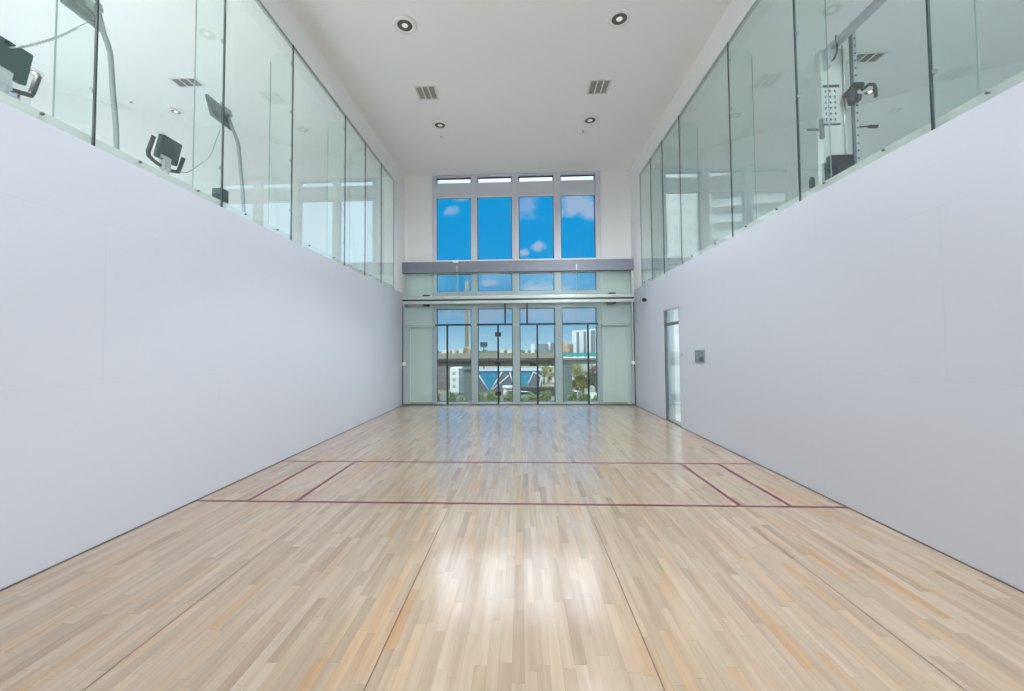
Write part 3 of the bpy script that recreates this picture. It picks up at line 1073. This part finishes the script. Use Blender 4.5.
cpart('pulley_block', pb, M['black'])
cpart('handle', MB().tube([(4.19, 5.2, 4.60), (4.27, 5.18, 4.655), (4.315, 5.17, 4.645), (4.33, 5.17, 4.60), (4.33, 5.17, 4.49)], 0.019, 12), M['grip'])
cpart('lever', MB().tube([(4.19, 5.3, 4.19), (4.30, 5.28, 4.185), (4.33, 5.28, 4.183), (4.42, 5.27, 4.175)], [0.009, 0.009, 0.02, 0.02], 12), M['grip'])
cpart('side_handle', MB().tube([(3.775, 5.3, 4.30), (3.775, 5.3, 4.06)], 0.026, 12).tube([(3.80, 5.33, 4.17), (3.70, 5.3, 4.175), (3.60, 5.3, 4.175)], 0.014, 10), M['upright'])
cpart('cable_loop', MB().tube([(3.955, 5.26, 5.34), (3.96, 5.25, 5.20), (3.95, 5.25, 5.11), (3.91, 5.25, 5.03), (3.86, 5.25, 5.0)], 0.011, 8), M['black'])
cpart('cable_arm', MB().box((3.83, 5.22, 4.93), (3.865, 5.33, 5.20), 0.005), M['frame_silver'])
kn = empty('floor_stand', (3.62, 5.28, ZG))
MB().lathe([(0.12, 0.0), (0.12, 0.02), (0.02, 0.04), (0.016, 0.36), (0.02, 0.37)], (0, 0, 0), 20).build('stand', M['post'], kn)
MB().lathe([(0.015, 0.36), (0.03, 0.38), (0.032, 0.46), (0.02, 0.50), (0.005, 0.505)], (0, 0, 0), 20).build('knob', M['black'], kn)
tag(kn, 'small black knob on a stand low beside the cable machine', 'equipment')

# ================================================================== OUTSIDE
structure(MB().box((-400, 14, GZ - 1), (400, 900, GZ)).build('ground', M['ground']), 'dry open ground outside below the windows', 'ground')
structure(MB().box((-60, 77, GZ), (60, 83.5, GZ + 0.03)).build('road', M['asphalt']), 'grey asphalt road beyond the shrubs', 'road')

# raised highway
ov = empty('overpass', (0, 70, 0))
tag(ov, 'long concrete highway overpass crossing the view at eye level', 'overpass')


def opart(name, mb, mat, par):
    o = mb.build(name, mat, par)
    o.matrix_parent_inverse = Matrix.Translation(-Vector(par.location))
    return o


opart('deck', MB().box((-90, 70, -0.35), (6.3, 79, 0.10)), M['concrete_dark'], ov)
opart('parapet', MB().box((-90, 69.9, 0.10), (6.3, 70.15, 0.95)).box((-90, 78.8, 0.10), (6.3, 79, 0.95)), M['concrete'], ov)
opart('girder', MB().box((-90, 70.6, -1.25), (6.3, 71.2, -0.35)).box((-90, 74.2, -1.25), (6.3, 74.8, -0.35)).box((-90, 77.6, -1.25), (6.3, 78.2, -0.35)), M['concrete_dark'], ov)
for x in (-9.1, -38.0, -67.0):
    opart('pier', MB().box((x - 0.9, 70.9, GZ), (x + 0.9, 73.2, -1.85), 0.08), M['pier'], ov)
    opart('pier_cap', MB().box((x - 0.9, 70.4, -1.9), (x + 0.9, 78.4, -1.25), 0.05), M['pier'], ov)
gy = empty('guideway', (7, 72, 0))
tag(gy, 'teal edged rail guideway on a grey pier at the right of the windows', 'bridge')
opart('deck', MB().box((6.4, 71.9, -0.15), (60, 77, 0.12)), M['bldg_white'], gy)
opart('fascia', MB().box((6.4, 71.7, 0.30), (60, 71.9, 0.95)).box((6.4, 71.72, 0.02), (60, 71.9, 0.12)), M['teal'], gy)
opart('handrail', MB().box((6.4, 71.75, -0.32), (60, 71.95, -0.16)), M['red_rail'], gy)
opart('girder', MB().box((6.4, 72.1, -1.0), (60, 72.6, -0.32)).box((6.4, 75.8, -1.0), (60, 76.4, -0.32)), M['pier'], gy)
for x in (7.75, 33.0):
    opart('pier', MB().box((x - 0.85, 72.2, GZ), (x + 0.85, 74.6, -1.0), 0.08), M['pier'], gy)


def house(name, label, x0, x1, y0, y1, z1, wall, groups, cat='building', roof=None, group=None, grid=None, wmat='win_dark'):
    """box building with its own windows, each window a part"""
    e = empty(name, ((x0 + x1) / 2, y0, GZ))
    tag(e, label, cat, group)
    opart('wall', MB().box((x0, y0, GZ), (x1, y1, z1)), M[wall], e)
    if roof:
        opart('roof', MB().box((x0 - 0.15, y0 - 0.15, z1), (x1 + 0.15, y1, z1 + roof[0])), M[roof[1]], e)
    if grid:
        nx, nz, zb, fx, fz = grid
        cw, chh = (x1 - x0) / nx, (z1 - zb) / nz
        for i in range(nx):
            for j in range(nz):
                cx, cz = x0 + cw * (i + 0.5), zb + chh * (j + 0.5)
                opart('window', MB().box((cx - cw * fx / 2, y0 - 0.06, cz - chh * fz / 2), (cx + cw * fx / 2, y0 + 0.02, cz + chh * fz / 2)), M[wmat], e)
    return e


# glass building with the V-shaped truss
gb = empty('glass_building', (-3, 95, GZ))
tag(gb, 'low glazed building with white V braces and a bright blue bay under the overpass', 'building')
opart('wall', MB().box((-10.6, 95, GZ), (4.5, 106, -3.35)), M['bldg_glass'], gb)
opart('roof', MB().box((-10.8, 94.7, -3.35), (4.7, 106, -3.18)), M['bldg_grey'], gb)
opart('bay_window', MB().prism([(-10.1, -3.6), (-4.95, -3.6), (-7.35, -7.7)], 'y', 94.85, 94.98), M['blue_glass'], gb)
opart('bay_window', MB().prism([(-0.4, -3.7), (2.2, -3.7), (1.2, -6.6), (-0.4, -6.6)], 'y', 94.85, 94.98), M['blue_glass'], gb)
for p, q in (((-10.3, -3.5), (-7.4, -7.9)), ((-7.3, -7.9), (-4.5, -3.4)), ((-7.3, -7.9), (-3.0, -4.3)), ((-2.8, -3.5), (-2.2, -5.6)),
             ((1.2, -6.7), (2.6, -3.5)), ((2.6, -3.5), (4.4, -4.6)), ((4.4, -4.6), (3.9, -7.2))):
    opart('brace', MB().tube([(p[0], 94.8, p[1]), (q[0], 94.8, q[1])], 0.17, 8), M['truss'], gb)
opart('plinth', MB().box((-10.7, 94.6, GZ), (4.5, 95, -7.55)), M['asphalt'], gb)

wp = empty('white_building', (-14.6, 90, GZ))
tag(wp, 'narrow white end of a building beside the left overpass pier', 'building')
opart('wall', MB().box((-15.6, 90, GZ), (-13.7, 94, -2.3)), M['bldg_white'], wp)
opart('annex', MB().box((-13.7, 90.2, GZ), (-12.2, 94, -2.4)), M['bldg_grey'], wp)
for z in (-6.6, -5.2, -3.8):
    opart('window', MB().box((-15.0, 89.94, z), (-14.4, 90.02, z + 0.7)), M['win_grey'], wp)
house('brown_building', 'low mauve brown building at the far left of the view', -22.3, -17.7, 100, 108, -2.3, 'bldg_brown', None, grid=(5, 3, -7.4, 0.4, 0.5))
kb2 = empty('kiosk', (-2.5, 75, GZ))
tag(kb2, 'small white kiosk with a dark window near the shrubs', 'kiosk')
opart('wall', MB().box((-3.35, 75, GZ), (-1.5, 77, -5.35)), M['bldg_white'], kb2)
opart('roof', MB().box((-3.5, 74.7, -5.35), (-1.35, 77.2, -5.0), 0.05), M['bldg_white'], kb2)
opart('stripe', MB().box((-2.9, 74.94, -5.72), (-1.52, 75.02, -5.50)), M['red_rail'], kb2)
opart('window', MB().box((-2.75, 74.95, -7.0), (-1.6, 75.02, -5.85)), M['win_dark'], kb2)

bb = empty('billboard', (-13.7, 150, GZ))
tag(bb, 'dark teal roadside billboard standing above the overpass', 'billboard')
opart('board', MB().box((-15.0, 150, 2.85), (-12.35, 150.4, 4.45), 0.05), M['board'], bb)
opart('pole', MB().tube([(-13.7, 150.3, GZ), (-13.7, 150.3, 2.9)], 0.22, 10), M['board'], bb)
opart('walkway', MB().box((-15.0, 149.4, 2.6), (-12.35, 150, 2.75)), M['bldg_dark'], bb)
pl = empty('concrete_mast', (-15.85, 120, GZ))
tag(pl, 'very tall tan concrete mast rising behind the overpass on the left', 'mast')
opart('shaft', MB().tube([(-15.85, 120, GZ), (-15.85, 120, 10.0), (-15.85, 120, 21.7)], [0.62, 0.55, 0.42], 12), M['pole'], pl)
opart('collar', MB().lathe([(0.9, 0.0), (1.0, 0.4), (1.0, 1.5), (0.7, 2.2)], (-15.85, 120, 0.4), 14), M['pole'], pl)

# skyline
house('slim_tower', 'slim pale tower on the skyline right of the glass door', 6.6, 9.2, 300, 306, 5.9, 'bldg_white', None, group='skyline buildings', grid=(2, 8, -6, 0.4, 0.4), wmat='win_grey')
house('grey_block', 'wide grey blue block on the skyline', 11.7, 19.2, 302, 310, 5.9, 'bldg_grey', None, group='skyline buildings', grid=(6, 7, -6, 0.45, 0.5), wmat='bldg_dark')
dm = house('domed_building', 'small white domed building peeping above the grey skyline block', 19.3, 21.8, 312, 316, 5.2, 'bldg_white', None, group='skyline buildings', grid=(2, 4, -6, 0.4, 0.5), wmat='win_grey')
opart('dome', MB().lathe([(1.25, 0.0), (1.15, 0.8), (0.8, 1.5), (0.3, 1.95), (0.03, 2.1)], (20.55, 314, 5.2), 18), M['bldg_white'], dm)
house('dark_block', 'dark grey block on the skyline beside the middle frame', 21.2, 27.5, 300, 308, 6.5, 'bldg_dark', None, group='skyline buildings', grid=(4, 7, -6, 0.5, 0.4), wmat='bldg_grey')
tn = house('tan_building', 'tan brick building with a stepped gable left of the condominium tower', 16.6, 20.4, 180, 190, 3.4, 'bldg_tan', None, group='skyline buildings', grid=(3, 5, -6, 0.35, 0.5), wmat='bldg_brown')
opart('gable', MB().prism([(17.4, 3.4), (19.4, 3.4), (19.4, 4.3), (18.7, 5.1), (18.1, 5.1), (17.4, 4.3)], 'y', 180.0, 184), M['bldg_tan'], tn)
opart('side_wing', MB().box((20.4, 180.5, GZ), (22.2, 190, 3.9)), M['bldg_brown'], tn)
# white condominium tower, facade turned so that its roof line rises to the right
co = empty('condominium_tower', (24, 200, GZ))
tag(co, 'tall white condominium tower with dark balcony strips behind the guideway', 'building')
cw = MB().prism([(24.0, 200), (39.4, 146), (50, 149), (36, 204)], 'z', GZ, 10.4)
opart('wall', cw, M['bldg_white'], co)
dirv = (Vector((39.4, 146, 0)) - Vector((24.0, 200, 0))).normalized()
nrm = Vector((-dirv.y, dirv.x, 0))
if nrm.y > 0:
    nrm = -nrm
Lc = (Vector((39.4, 146, 0)) - Vector((24.0, 200, 0))).length
for k, (a, b) in enumerate(((0.10, 0.15), (0.24, 0.28), (0.37, 0.44), (0.52, 0.55), (0.63, 0.70), (0.80, 0.86))):
    p, q = Vector((24.0, 200, 0)) + dirv * Lc * a, Vector((24.0, 200, 0)) + dirv * Lc * b
    m_ = MB().prism([(p.x, p.y), (q.x, q.y), (q.x + nrm.x * 0.15, q.y + nrm.y * 0.15), (p.x + nrm.x * 0.15, p.y + nrm.y * 0.15)], 'z', -4, 9.6)
    opart('balcony_strip', m_, M['bldg_grey'], co)
house('cream_building', 'small cream building with dark windows beyond the road', 7.3, 12.0, 120, 126, -3.3, 'bldg_cream', None, grid=(3, 2, -7.6, 0.5, 0.55))
for i, (x0, x1, z1) in enumerate(((-64, -58, 1.9), (-55.5, -53.5, 2.4), (-50, -47.5, 2.2), (-17.5, -14.5, 2.4), (-11.5, -8, 2.1), (2.8, 4.6, 2.3))):
    house('distant_house', ['far pale house at the extreme left of the skyline', 'far pale house just left of the first dark glass joint',
                            'far pale house between the first glass joint and the tall mast', 'far pale house below the billboard', 'far pale house beside the door hinges', 'far pale house right of the glass door'][i],
          x0, x1, 330, 336, z1, 'bldg_cream', None, group='far pale houses')
tl = MB()
rt = random.Random(5)
for k in range(420):
    x = rt.uniform(-130, 140)
    tl.lathe([(0.1, 0), (rt.uniform(1.5, 3.5), 2.0), (rt.uniform(1.5, 3.0), 6.0), (0.8, rt.uniform(8.5, 9.9))], (x, rt.uniform(350, 380), GZ), 7)
tag(tl.build('treeline', M['far_green']), 'low dark line of distant trees along the horizon', 'trees', kind='stuff')

# grey boundary wall, white wall, cars
bw = empty('boundary_wall', (3, 86, GZ))
tag(bw, 'long low grey boundary wall with a pale coping across the road', 'garden wall')
opart('wall', MB().box((-0.9, 86, GZ), (7.3, 86.3, -6.35)), M['bldg_dark'], bw)
opart('coping', MB().box((-1.0, 85.9, -6.35), (7.4, 86.4, -6.0)), M['concrete'], bw)
ww = empty('low_white_wall', (10.5, 68, GZ))
tag(ww, 'low white wall behind the shrubs at the right of the windows', 'garden wall')
opart('wall', MB().box((8.9, 68, GZ), (15, 68.3, -5.6)), M['bldg_white'], ww)
opart('coping', MB().box((8.85, 67.95, -5.6), (15, 68.35, -5.48)), M['bldg_white'], ww)


def make_car(mat, loc, label):
    e = empty('car', loc)
    tag(e, label, 'car')
    MB().prism([(-2.1, 0.30), (2.1, 0.30), (2.15, 0.62), (1.9, 0.85), (1.0, 0.92), (-1.6, 0.95), (-2.1, 0.85)], 'y', -0.85, 0.85).build('body', mat, e)
    MB().prism([(-1.6, 0.93), (1.0, 0.91), (0.45, 1.42), (-1.1, 1.45)], 'y', -0.74, 0.74).build('cabin', M['win_dark'], e)
    MB().prism([(-1.12, 1.44), (0.46, 1.41), (0.40, 1.47), (-1.0, 1.50)], 'y', -0.72, 0.72).build('car_roof', mat, e)
    for sx in (-1.3, 1.3):
        for sy in (-0.82, 0.82):
            t = MB().lathe([(0.1, -0.1), (0.30, -0.1), (0.32, 0.0), (0.30, 0.1), (0.1, 0.1)], (0, 0, 0), 16, 'x')
            o = t.build('wheel', M['tyre'], e)
            o.rotation_euler = (0, 0, math.pi / 2)
            o.location = (sx, sy, 0.32)
    return e


make_car(M['car_white'], (0.7, 80.5, GZ + 0.03), 'white car on the road just right of the glass door')
make_car(M['car_white'], (10.6, 81.0, GZ + 0.03), 'white car on the road right of the guideway pier')


# planting
def bush(x, y, r, h, mat, label, seed, name='shrub', group='shrubs below the windows'):
    e = empty(name, (x, y, GZ))
    tag(e, label, 'shrub', group)
    rnd = random.Random(seed)
    s = MB()
    for k in range(4):
        a = rnd.uniform(0, 6.28)
        s.tube([(0, 0, 0), (math.cos(a) * r * 0.3, math.sin(a) * r * 0.3, h * 0.4), (math.cos(a) * r * 0.5, math.sin(a) * r * 0.5, h * 0.75)], [0.07, 0.05, 0.02], 6)
    s.build('stem', M['bark'], e)
    f_ = MB()
    for k in range(7):
        a = rnd.uniform(0, 6.28)
        rr_ = r * rnd.uniform(0.0, 0.65)
        f_.leaves((math.cos(a) * rr_, math.sin(a) * rr_, h * rnd.uniform(0.35, 0.80)), (r * 0.5, r * 0.5, h * 0.22), 150, 0.17, rnd)
    f_.build('foliage', mat, e)
    return e


BX = [(-12.0, 3.2, 'leftmost shrub under the first window bay'), (-10.3, 2.9, 'shrub before the left overpass pier'), (-8.4, 2.6, 'shrub at the foot of the first silver mullion'),
      (-6.0, 3.0, 'shrub below the bright blue glazed bay'), (-4.2, 3.4, 'shrub between the blue bay and the kiosk'), (-2.2, 3.0, 'shrub in front of the white kiosk'),
      (-0.2, 2.8, 'shrub at the foot of the glass door'), (1.6, 3.2, 'shrub before the left part of the grey boundary wall'), (3.4, 3.5, 'shrub before the right part of the grey boundary wall'),
      (5.3, 3.1, 'shrub at the foot of the third silver mullion'), (6.9, 3.4, 'shrub before the guideway pier'), (8.6, 3.3, 'shrub before the left end of the white wall'), (10.2, 3.1, 'shrub before the middle of the white wall'), (12.5, 2.9, 'rightmost shrub before the white wall')]
for i, (x, h, lab) in enumerate(BX):
    bush(x, 58 + (i % 2) * 2.6, 1.28, h + 0.45, M['leaf'], lab, 20 + i)


def tree(x, y, z, r, mat, label, seed, extra=None):
    e = empty('tree', (x, y, GZ))
    tag(e, label, 'tree')
    rnd = random.Random(seed)
    hz = z - GZ
    t = MB()
    t.tube([(0, 0, 0), (0.1, 0, hz * 0.45), (0, 0.1, hz * 0.8)], [0.22, 0.16, 0.07], 8)
    for k in range(5):
        a = k * 1.26 + rnd.uniform(-.3, .3)
        t.tube([(0.05, 0, hz * 0.5), (math.cos(a) * r * 0.5, math.sin(a) * r * 0.5, hz * 0.5 + r * 0.7)], [0.09, 0.03], 6)
    t.build('trunk', M['bark'], e)
    f_ = MB()
    for k in range(10):
        a = rnd.uniform(0, 6.28)
        q = r * rnd.uniform(0.1, 0.75)
        f_.leaves((math.cos(a) * q, math.sin(a) * q, hz + rnd.uniform(-0.6, 0.6) * r), (r * 0.45, r * 0.45, r * 0.36), 130, 0.17, rnd)
    f_.build('crown', mat, e)
    if extra:
        g_ = MB()
        for k in range(6):
            a = rnd.uniform(0, 6.28)
            q = r * rnd.uniform(0.0, 0.7)
            g_.leaves((math.cos(a) * q, math.sin(a) * q, hz + r * rnd.uniform(0.65, 0.95)), (r * 0.45, r * 0.45, r * 0.22), 90, 0.17, rnd)
        g_.build('blossom', extra, e)
    return e


tree(10.6, 76.5, -4.6, 1.7, M['leaf_olive'], 'olive green tree right of the guideway pier', 61)
tree(14.3, 82, -4.1, 2.1, M['leaf'], 'tree topped with dull red blossom at the right edge of the view', 62, M['leaf_red'])
tree(12.9, 89, -5.2, 2.1, M['leaf'], 'darker tree between the olive and the red blossom tree', 63)
tree(16.6, 94, -3.6, 2.6, M['leaf'], 'tree far behind the red blossom tree', 66)
tree(12.6, 97, -3.6, 2.5, M['leaf_olive'], 'large olive tree far behind the guideway pier', 67)
tree(9.0, 104, -4.2, 2.2, M['leaf'], 'tree beside the small cream building', 64)
tree(6.0, 116, -4.4, 2.3, M['leaf_olive'], 'tree beyond the road left of the cream building', 65)

# tall neighbours to the left, seen mirrored in the gallery glass and the glass door
t1 = empty('white_high_rise', (-28, 90, GZ))
tag(t1, 'white high rise with rows of small windows mirrored in the right gallery glass', 'building')
opart('wall', MB().box((-32.0, 90, GZ), (-23.0, 99.5, 44)), M['bldg_white'], t1)
for i in range(3):
    for j in range(15):
        cx, cz = -30.2 + i * 2.9, GZ + 3 + j * 3.2
        opart('window', MB().box((cx - 0.35, 89.9, cz), (cx + 0.35, 90.02, cz + 1.1)), M['win_pale'], t1)
t2 = empty('balcony_block', (-46, 84, GZ))
tag(t2, 'pale apartment block with curved balconies mirrored in the right gallery glass', 'building')
opart('wall', MB().box((-64, 86, GZ), (-33.0, 100, 44)), M['bldg_white'], t2)
for j in range(15):
    z = GZ + 3.2 * (j + 1)
    arc = [(-64, 86), (-33.0, 86)] + [(-33.0 - 31 * k / 12, 84.6 - 2.6 * math.sin(math.pi * k / 12)) for k in range(13)]
    opart('balcony', MB().prism(arc, 'z', z - 0.55, z), M['bldg_white'], t2)
    r_ = MB()
    for k in range(12):
        a, b = arc[2 + k], arc[3 + k]
        r_.prism([a, b, (b[0], b[1] + 0.06), (a[0], a[1] + 0.06)], 'z', z, z + 1.0)
    opart('balustrade', r_, M['win_pale'], t2)
    opart('window_band', MB().box((-63.5, 85.93, z + 0.1), (-33.5, 86.02, z + 2.3)), M['win_grey'], t2)

# ================================================================== SKY
wd = bpy.data.worlds.new('sky')
SC.world = wd
wd.use_nodes = True
nt = wd.node_tree
nt.nodes.clear()
out = nt.nodes.new('ShaderNodeOutputWorld')
bg = nt.nodes.new('ShaderNodeBackground')
tc = nt.nodes.new('ShaderNodeTexCoord')
nrmz = nt.nodes.new('ShaderNodeVectorMath')
nrmz.operation = 'NORMALIZE'
link(nt, tc.outputs['Generated'], nrmz.inputs[0])
sp = nt.nodes.new('ShaderNodeSeparateXYZ')
link(nt, nrmz.outputs[0], sp.inputs[0])
dx, dy, dz = sp.outputs


def maprange(v, a, b, c=0.0, d=1.0, smooth=True):
    n = nt.nodes.new('ShaderNodeMapRange')
    n.interpolation_type = 'SMOOTHSTEP' if smooth else 'LINEAR'
    n.inputs[1].default_value, n.inputs[2].default_value = a, b
    n.inputs[3].default_value, n.inputs[4].default_value = c, d
    link(nt, v, n.inputs[0])
    return n.outputs[0]


def mixc(fac, a, b):
    n = nt.nodes.new('ShaderNodeMix')
    n.data_type = 'RGBA'
    if isinstance(fac, (int, float)):
        n.inputs[0].default_value = fac
    else:
        link(nt, fac, n.inputs[0])
    for i, v in ((6, a), (7, b)):
        if isinstance(v, tuple):
            n.inputs[i].default_value = (*v, 1)
        else:
            link(nt, v, n.inputs[i])
    return n.outputs[2]


sky = mixc(maprange(dz, -0.02, 0.13), (0.56, 0.80, 0.95), (0.002, 0.335, 0.70))
# cumulus banks: soft blobs on the dome, broken up by noise
dyp = math_node(nt, 'MAXIMUM', dy, 0.02)
uu, vv_ = math_node(nt, 'DIVIDE', dx, dyp), math_node(nt, 'DIVIDE', dz, dyp)
cn = nt.nodes.new('ShaderNodeTexNoise')
cn.inputs['Scale'].default_value = 16.0
cn.inputs['Detail'].default_value = 6
cn.inputs['Roughness'].default_value = 0.6
link(nt, nrmz.outputs[0], cn.inputs['Vector'])
noise = math_node(nt, 'SUBTRACT', cn.outputs['Fac'], 0.5)
BANKS = [(-0.17, 0.341, 0.026, 0.026, 0.75), (-0.145, 0.372, 0.045, 0.014, 0.6), (0.02, 0.350, 0.045, 0.06, 0.5), (0.06, 0.385, 0.06, 0.02, 0.6),
         (0.125, 0.350, 0.055, 0.058, 0.85), (0.180, 0.335, 0.05, 0.04, 0.85), (0.041, 0.249, 0.026, 0.018, 0.9), (0.006, 0.236, 0.02, 0.013, 0.9),
         (-0.066, 0.163, 0.036, 0.014, 0.9), (0.043, 0.140, 0.055, 0.030, 1.0), (0.155, 0.134, 0.09, 0.016, 1.0), (-0.20, 0.138, 0.03, 0.012, 0.8),
         (0.06, 0.43, 0.30, 0.022, 0.9), (0.02, 0.092, 0.32, 0.030, 0.75), (0.45, 0.18, 0.20, 0.06, 0.9), (0.33, 0.12, 0.10, 0.05, 0.9)]
cl = None
for u0, v0, ru, rv, amp in BANKS:
    a = math_node(nt, 'DIVIDE', math_node(nt, 'SUBTRACT', uu, u0), ru)
    b_ = math_node(nt, 'DIVIDE', math_node(nt, 'SUBTRACT', vv_, v0), rv)
    q = math_node(nt, 'SQRT', math_node(nt, 'ADD', math_node(nt, 'MULTIPLY', a, a), math_node(nt, 'MULTIPLY', b_, b_)))
    m_ = math_node(nt, 'ADD', math_node(nt, 'SUBTRACT', 1.0, q), math_node(nt, 'MULTIPLY', noise, 3.2))
    k = math_node(nt, 'MULTIPLY', maprange(m_, 0.05, 0.75), amp)
    cl = k if cl is None else math_node(nt, 'MAXIMUM', cl, k)
sky = mixc(math_node(nt, 'MULTIPLY', cl, math_node(nt, 'GREATER_THAN', dy, 0.05)), sky, (0.44, 0.51, 0.68))
# sky brightened above, aside and behind the view, to light room and whiten reflections
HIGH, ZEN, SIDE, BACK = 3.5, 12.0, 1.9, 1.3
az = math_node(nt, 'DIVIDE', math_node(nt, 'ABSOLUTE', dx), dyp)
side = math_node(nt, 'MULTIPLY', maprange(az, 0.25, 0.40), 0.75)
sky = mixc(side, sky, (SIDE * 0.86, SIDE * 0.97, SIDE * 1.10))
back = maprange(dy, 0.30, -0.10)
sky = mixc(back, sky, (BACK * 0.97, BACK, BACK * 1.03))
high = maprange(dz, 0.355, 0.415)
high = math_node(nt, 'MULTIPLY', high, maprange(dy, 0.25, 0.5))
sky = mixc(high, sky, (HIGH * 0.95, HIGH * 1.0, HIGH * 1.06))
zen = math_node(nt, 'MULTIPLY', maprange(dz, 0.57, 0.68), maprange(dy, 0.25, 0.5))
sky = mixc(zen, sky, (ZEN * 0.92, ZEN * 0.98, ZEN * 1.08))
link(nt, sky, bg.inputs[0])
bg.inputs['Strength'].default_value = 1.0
link(nt, bg.outputs[0], out.inputs[0])

# ================================================================== LIGHTS
def lamp(name, kind, loc, power, color=(1, 1, 1), **kw):
    l = bpy.data.lights.new(name, kind)
    l.energy = power
    l.color = color
    for k, v_ in kw.items():
        setattr(l, k, v_)
    o = bpy.data.objects.new(name, l)
    o.location = loc
    COL.objects.link(o)
    return o


P_FRONT, P_COURT, P_VIEW, P_GL, P_GR = 690, 5, 260, 620, 15
# added fill spots near the front wall; narrower beams from downlights, four in view
for x, y in [(-1.68, 3.05), (1.45, 3.05)]:
    lamp('court_lamp_and_fill', 'SPOT', (x if x < 0 else 2.3, -0.05, ZC - 0.06), P_FRONT * (0.15 if x < 0 else 1.85), (0.92, 0.965, 1.0), spot_size=math.radians(176), spot_blend=0.2, shadow_soft_size=0.09)
    lamp('court_lamp_and_fill', 'SPOT', (x, y, ZC - 0.06), P_COURT * (0.2 if x < 0 else 1.8), (0.92, 0.965, 1.0), spot_size=math.radians(145), spot_blend=0.35, shadow_soft_size=0.09)
for x, y in [(-1.675, 5.83), (1.45, 5.89), (-1.69, 8.6), (1.46, 8.59)]:
    lamp('court_lamp_and_fill', 'SPOT', (x, y, ZC - 0.06), P_VIEW * (1.5 if y < 7 else 0.45) * (0.6 if x < 0 else 1.4), (0.92, 0.965, 1.0), spot_size=math.radians(108), spot_blend=0.3, shadow_soft_size=0.06)
for x, y in [(-5.6, 4.0), (-5.6, 1.4)]:  # added spots without fixtures, brighten the left gallery out of view
    lamp('gallery_fill', 'SPOT', (x, y, ZC - 0.06), P_GL, (1.0, 0.98, 0.95), spot_size=math.radians(112), spot_blend=0.5, shadow_soft_size=0.07)
for x, y in [(5.8, 3.4), (5.8, 1.0)]:  # same kind of added fixtureless spots for the right gallery
    lamp('gallery_fill', 'SPOT', (x, y, ZC - 0.06), P_GR, (0.86, 0.95, 1.0), spot_size=math.radians(112), spot_blend=0.5, shadow_soft_size=0.07)
lamp('lobby_fill', 'SPOT', (XR + 1.2, 8.4, 2.66), 85, (1, 1, 1), spot_size=math.radians(150), spot_blend=0.5, shadow_soft_size=0.08)  # added unseen light, brightens what shows through the door glass


def portal(loc, w, h, d):
    l = bpy.data.lights.new('window_portal', 'AREA')
    l.shape = 'RECTANGLE'
    l.size, l.size_y = w, h
    l.cycles.is_portal = True
    o = bpy.data.objects.new('window_portal', l)
    o.location = loc
    o.rotation_euler = Vector(d).to_track_quat('-Z', 'Z').to_euler()
    COL.objects.link(o)


portal((-0.14, YB + 0.2, 3.1), 4.6, 6.2, (0, -1, 0))
portal((-8.9, 5.16, 4.65), 3.1, 2.7, (1, 0, 0))
portal((9.2, 0.75, 4.65), 1.9, 2.7, (-1, 0, 0))
portal((-5.41, YF - 0.22, 4.67), 2.5, 3.0, (0, 1, 0))
portal((6.34, YF - 0.22, 4.67), 0.2, 3.0, (0, 1, 0))
sun = lamp('sun', 'SUN', (0, -20, 40), 4.2, (1.0, 0.96, 0.90), angle=0.01)
sun.rotation_euler = Vector((0.20, 0.77, -0.60)).to_track_quat('-Z', 'Y').to_euler()

# ================================================================== CAMERA
fpx, yaw, pitch, roll, sx_, sy_, hc = 416.65, 0.0461, 0.0362, -0.0067, -9.57, -10.25, 1.4374
c, s = math.cos(yaw), math.sin(yaw)
cp, sp_ = math.cos(pitch), math.sin(pitch)
Fv = Vector((-s * cp, c * cp, sp_))
R0, U0 = Vector((c, s, 0)), Vector((s * sp_, -c * sp_, cp))
cr, sr = math.cos(roll), math.sin(roll)
Rv, Uv = R0 * cr + U0 * sr, R0 * -sr + U0 * cr
cd = bpy.data.cameras.new('camera')
cd.sensor_width = 36.0
cd.sensor_fit = 'HORIZONTAL'
cd.lens = fpx / 1024 * 36.0
cd.shift_x = -sx_ / 1024
cd.shift_y = sy_ / 1024
cd.clip_start = 0.05
cd.clip_end = 2000
cam = bpy.data.objects.new('camera', cd)
cam.matrix_world = Matrix(((Rv.x, Uv.x, -Fv.x, 0), (Rv.y, Uv.y, -Fv.y, 0), (Rv.z, Uv.z, -Fv.z, hc), (0, 0, 0, 1)))
COL.objects.link(cam)
SC.camera = cam

SC.view_settings.view_transform = 'Standard'
SC.view_settings.look = 'None'
SC.view_settings.exposure = 0.0
SC.view_settings.gamma = 1.0
SC.view_settings.use_curve_mapping = False
SC.cycles.use_denoising = True
SC.cycles.max_bounces = 16
SC.cycles.diffuse_bounces = 8
SC.cycles.glossy_bounces = 8
SC.cycles.transparent_max_bounces = 48
SC.cycles.caustics_reflective = False
SC.cycles.caustics_refractive = False
SC.cycles.sample_clamp_indirect = 6.0
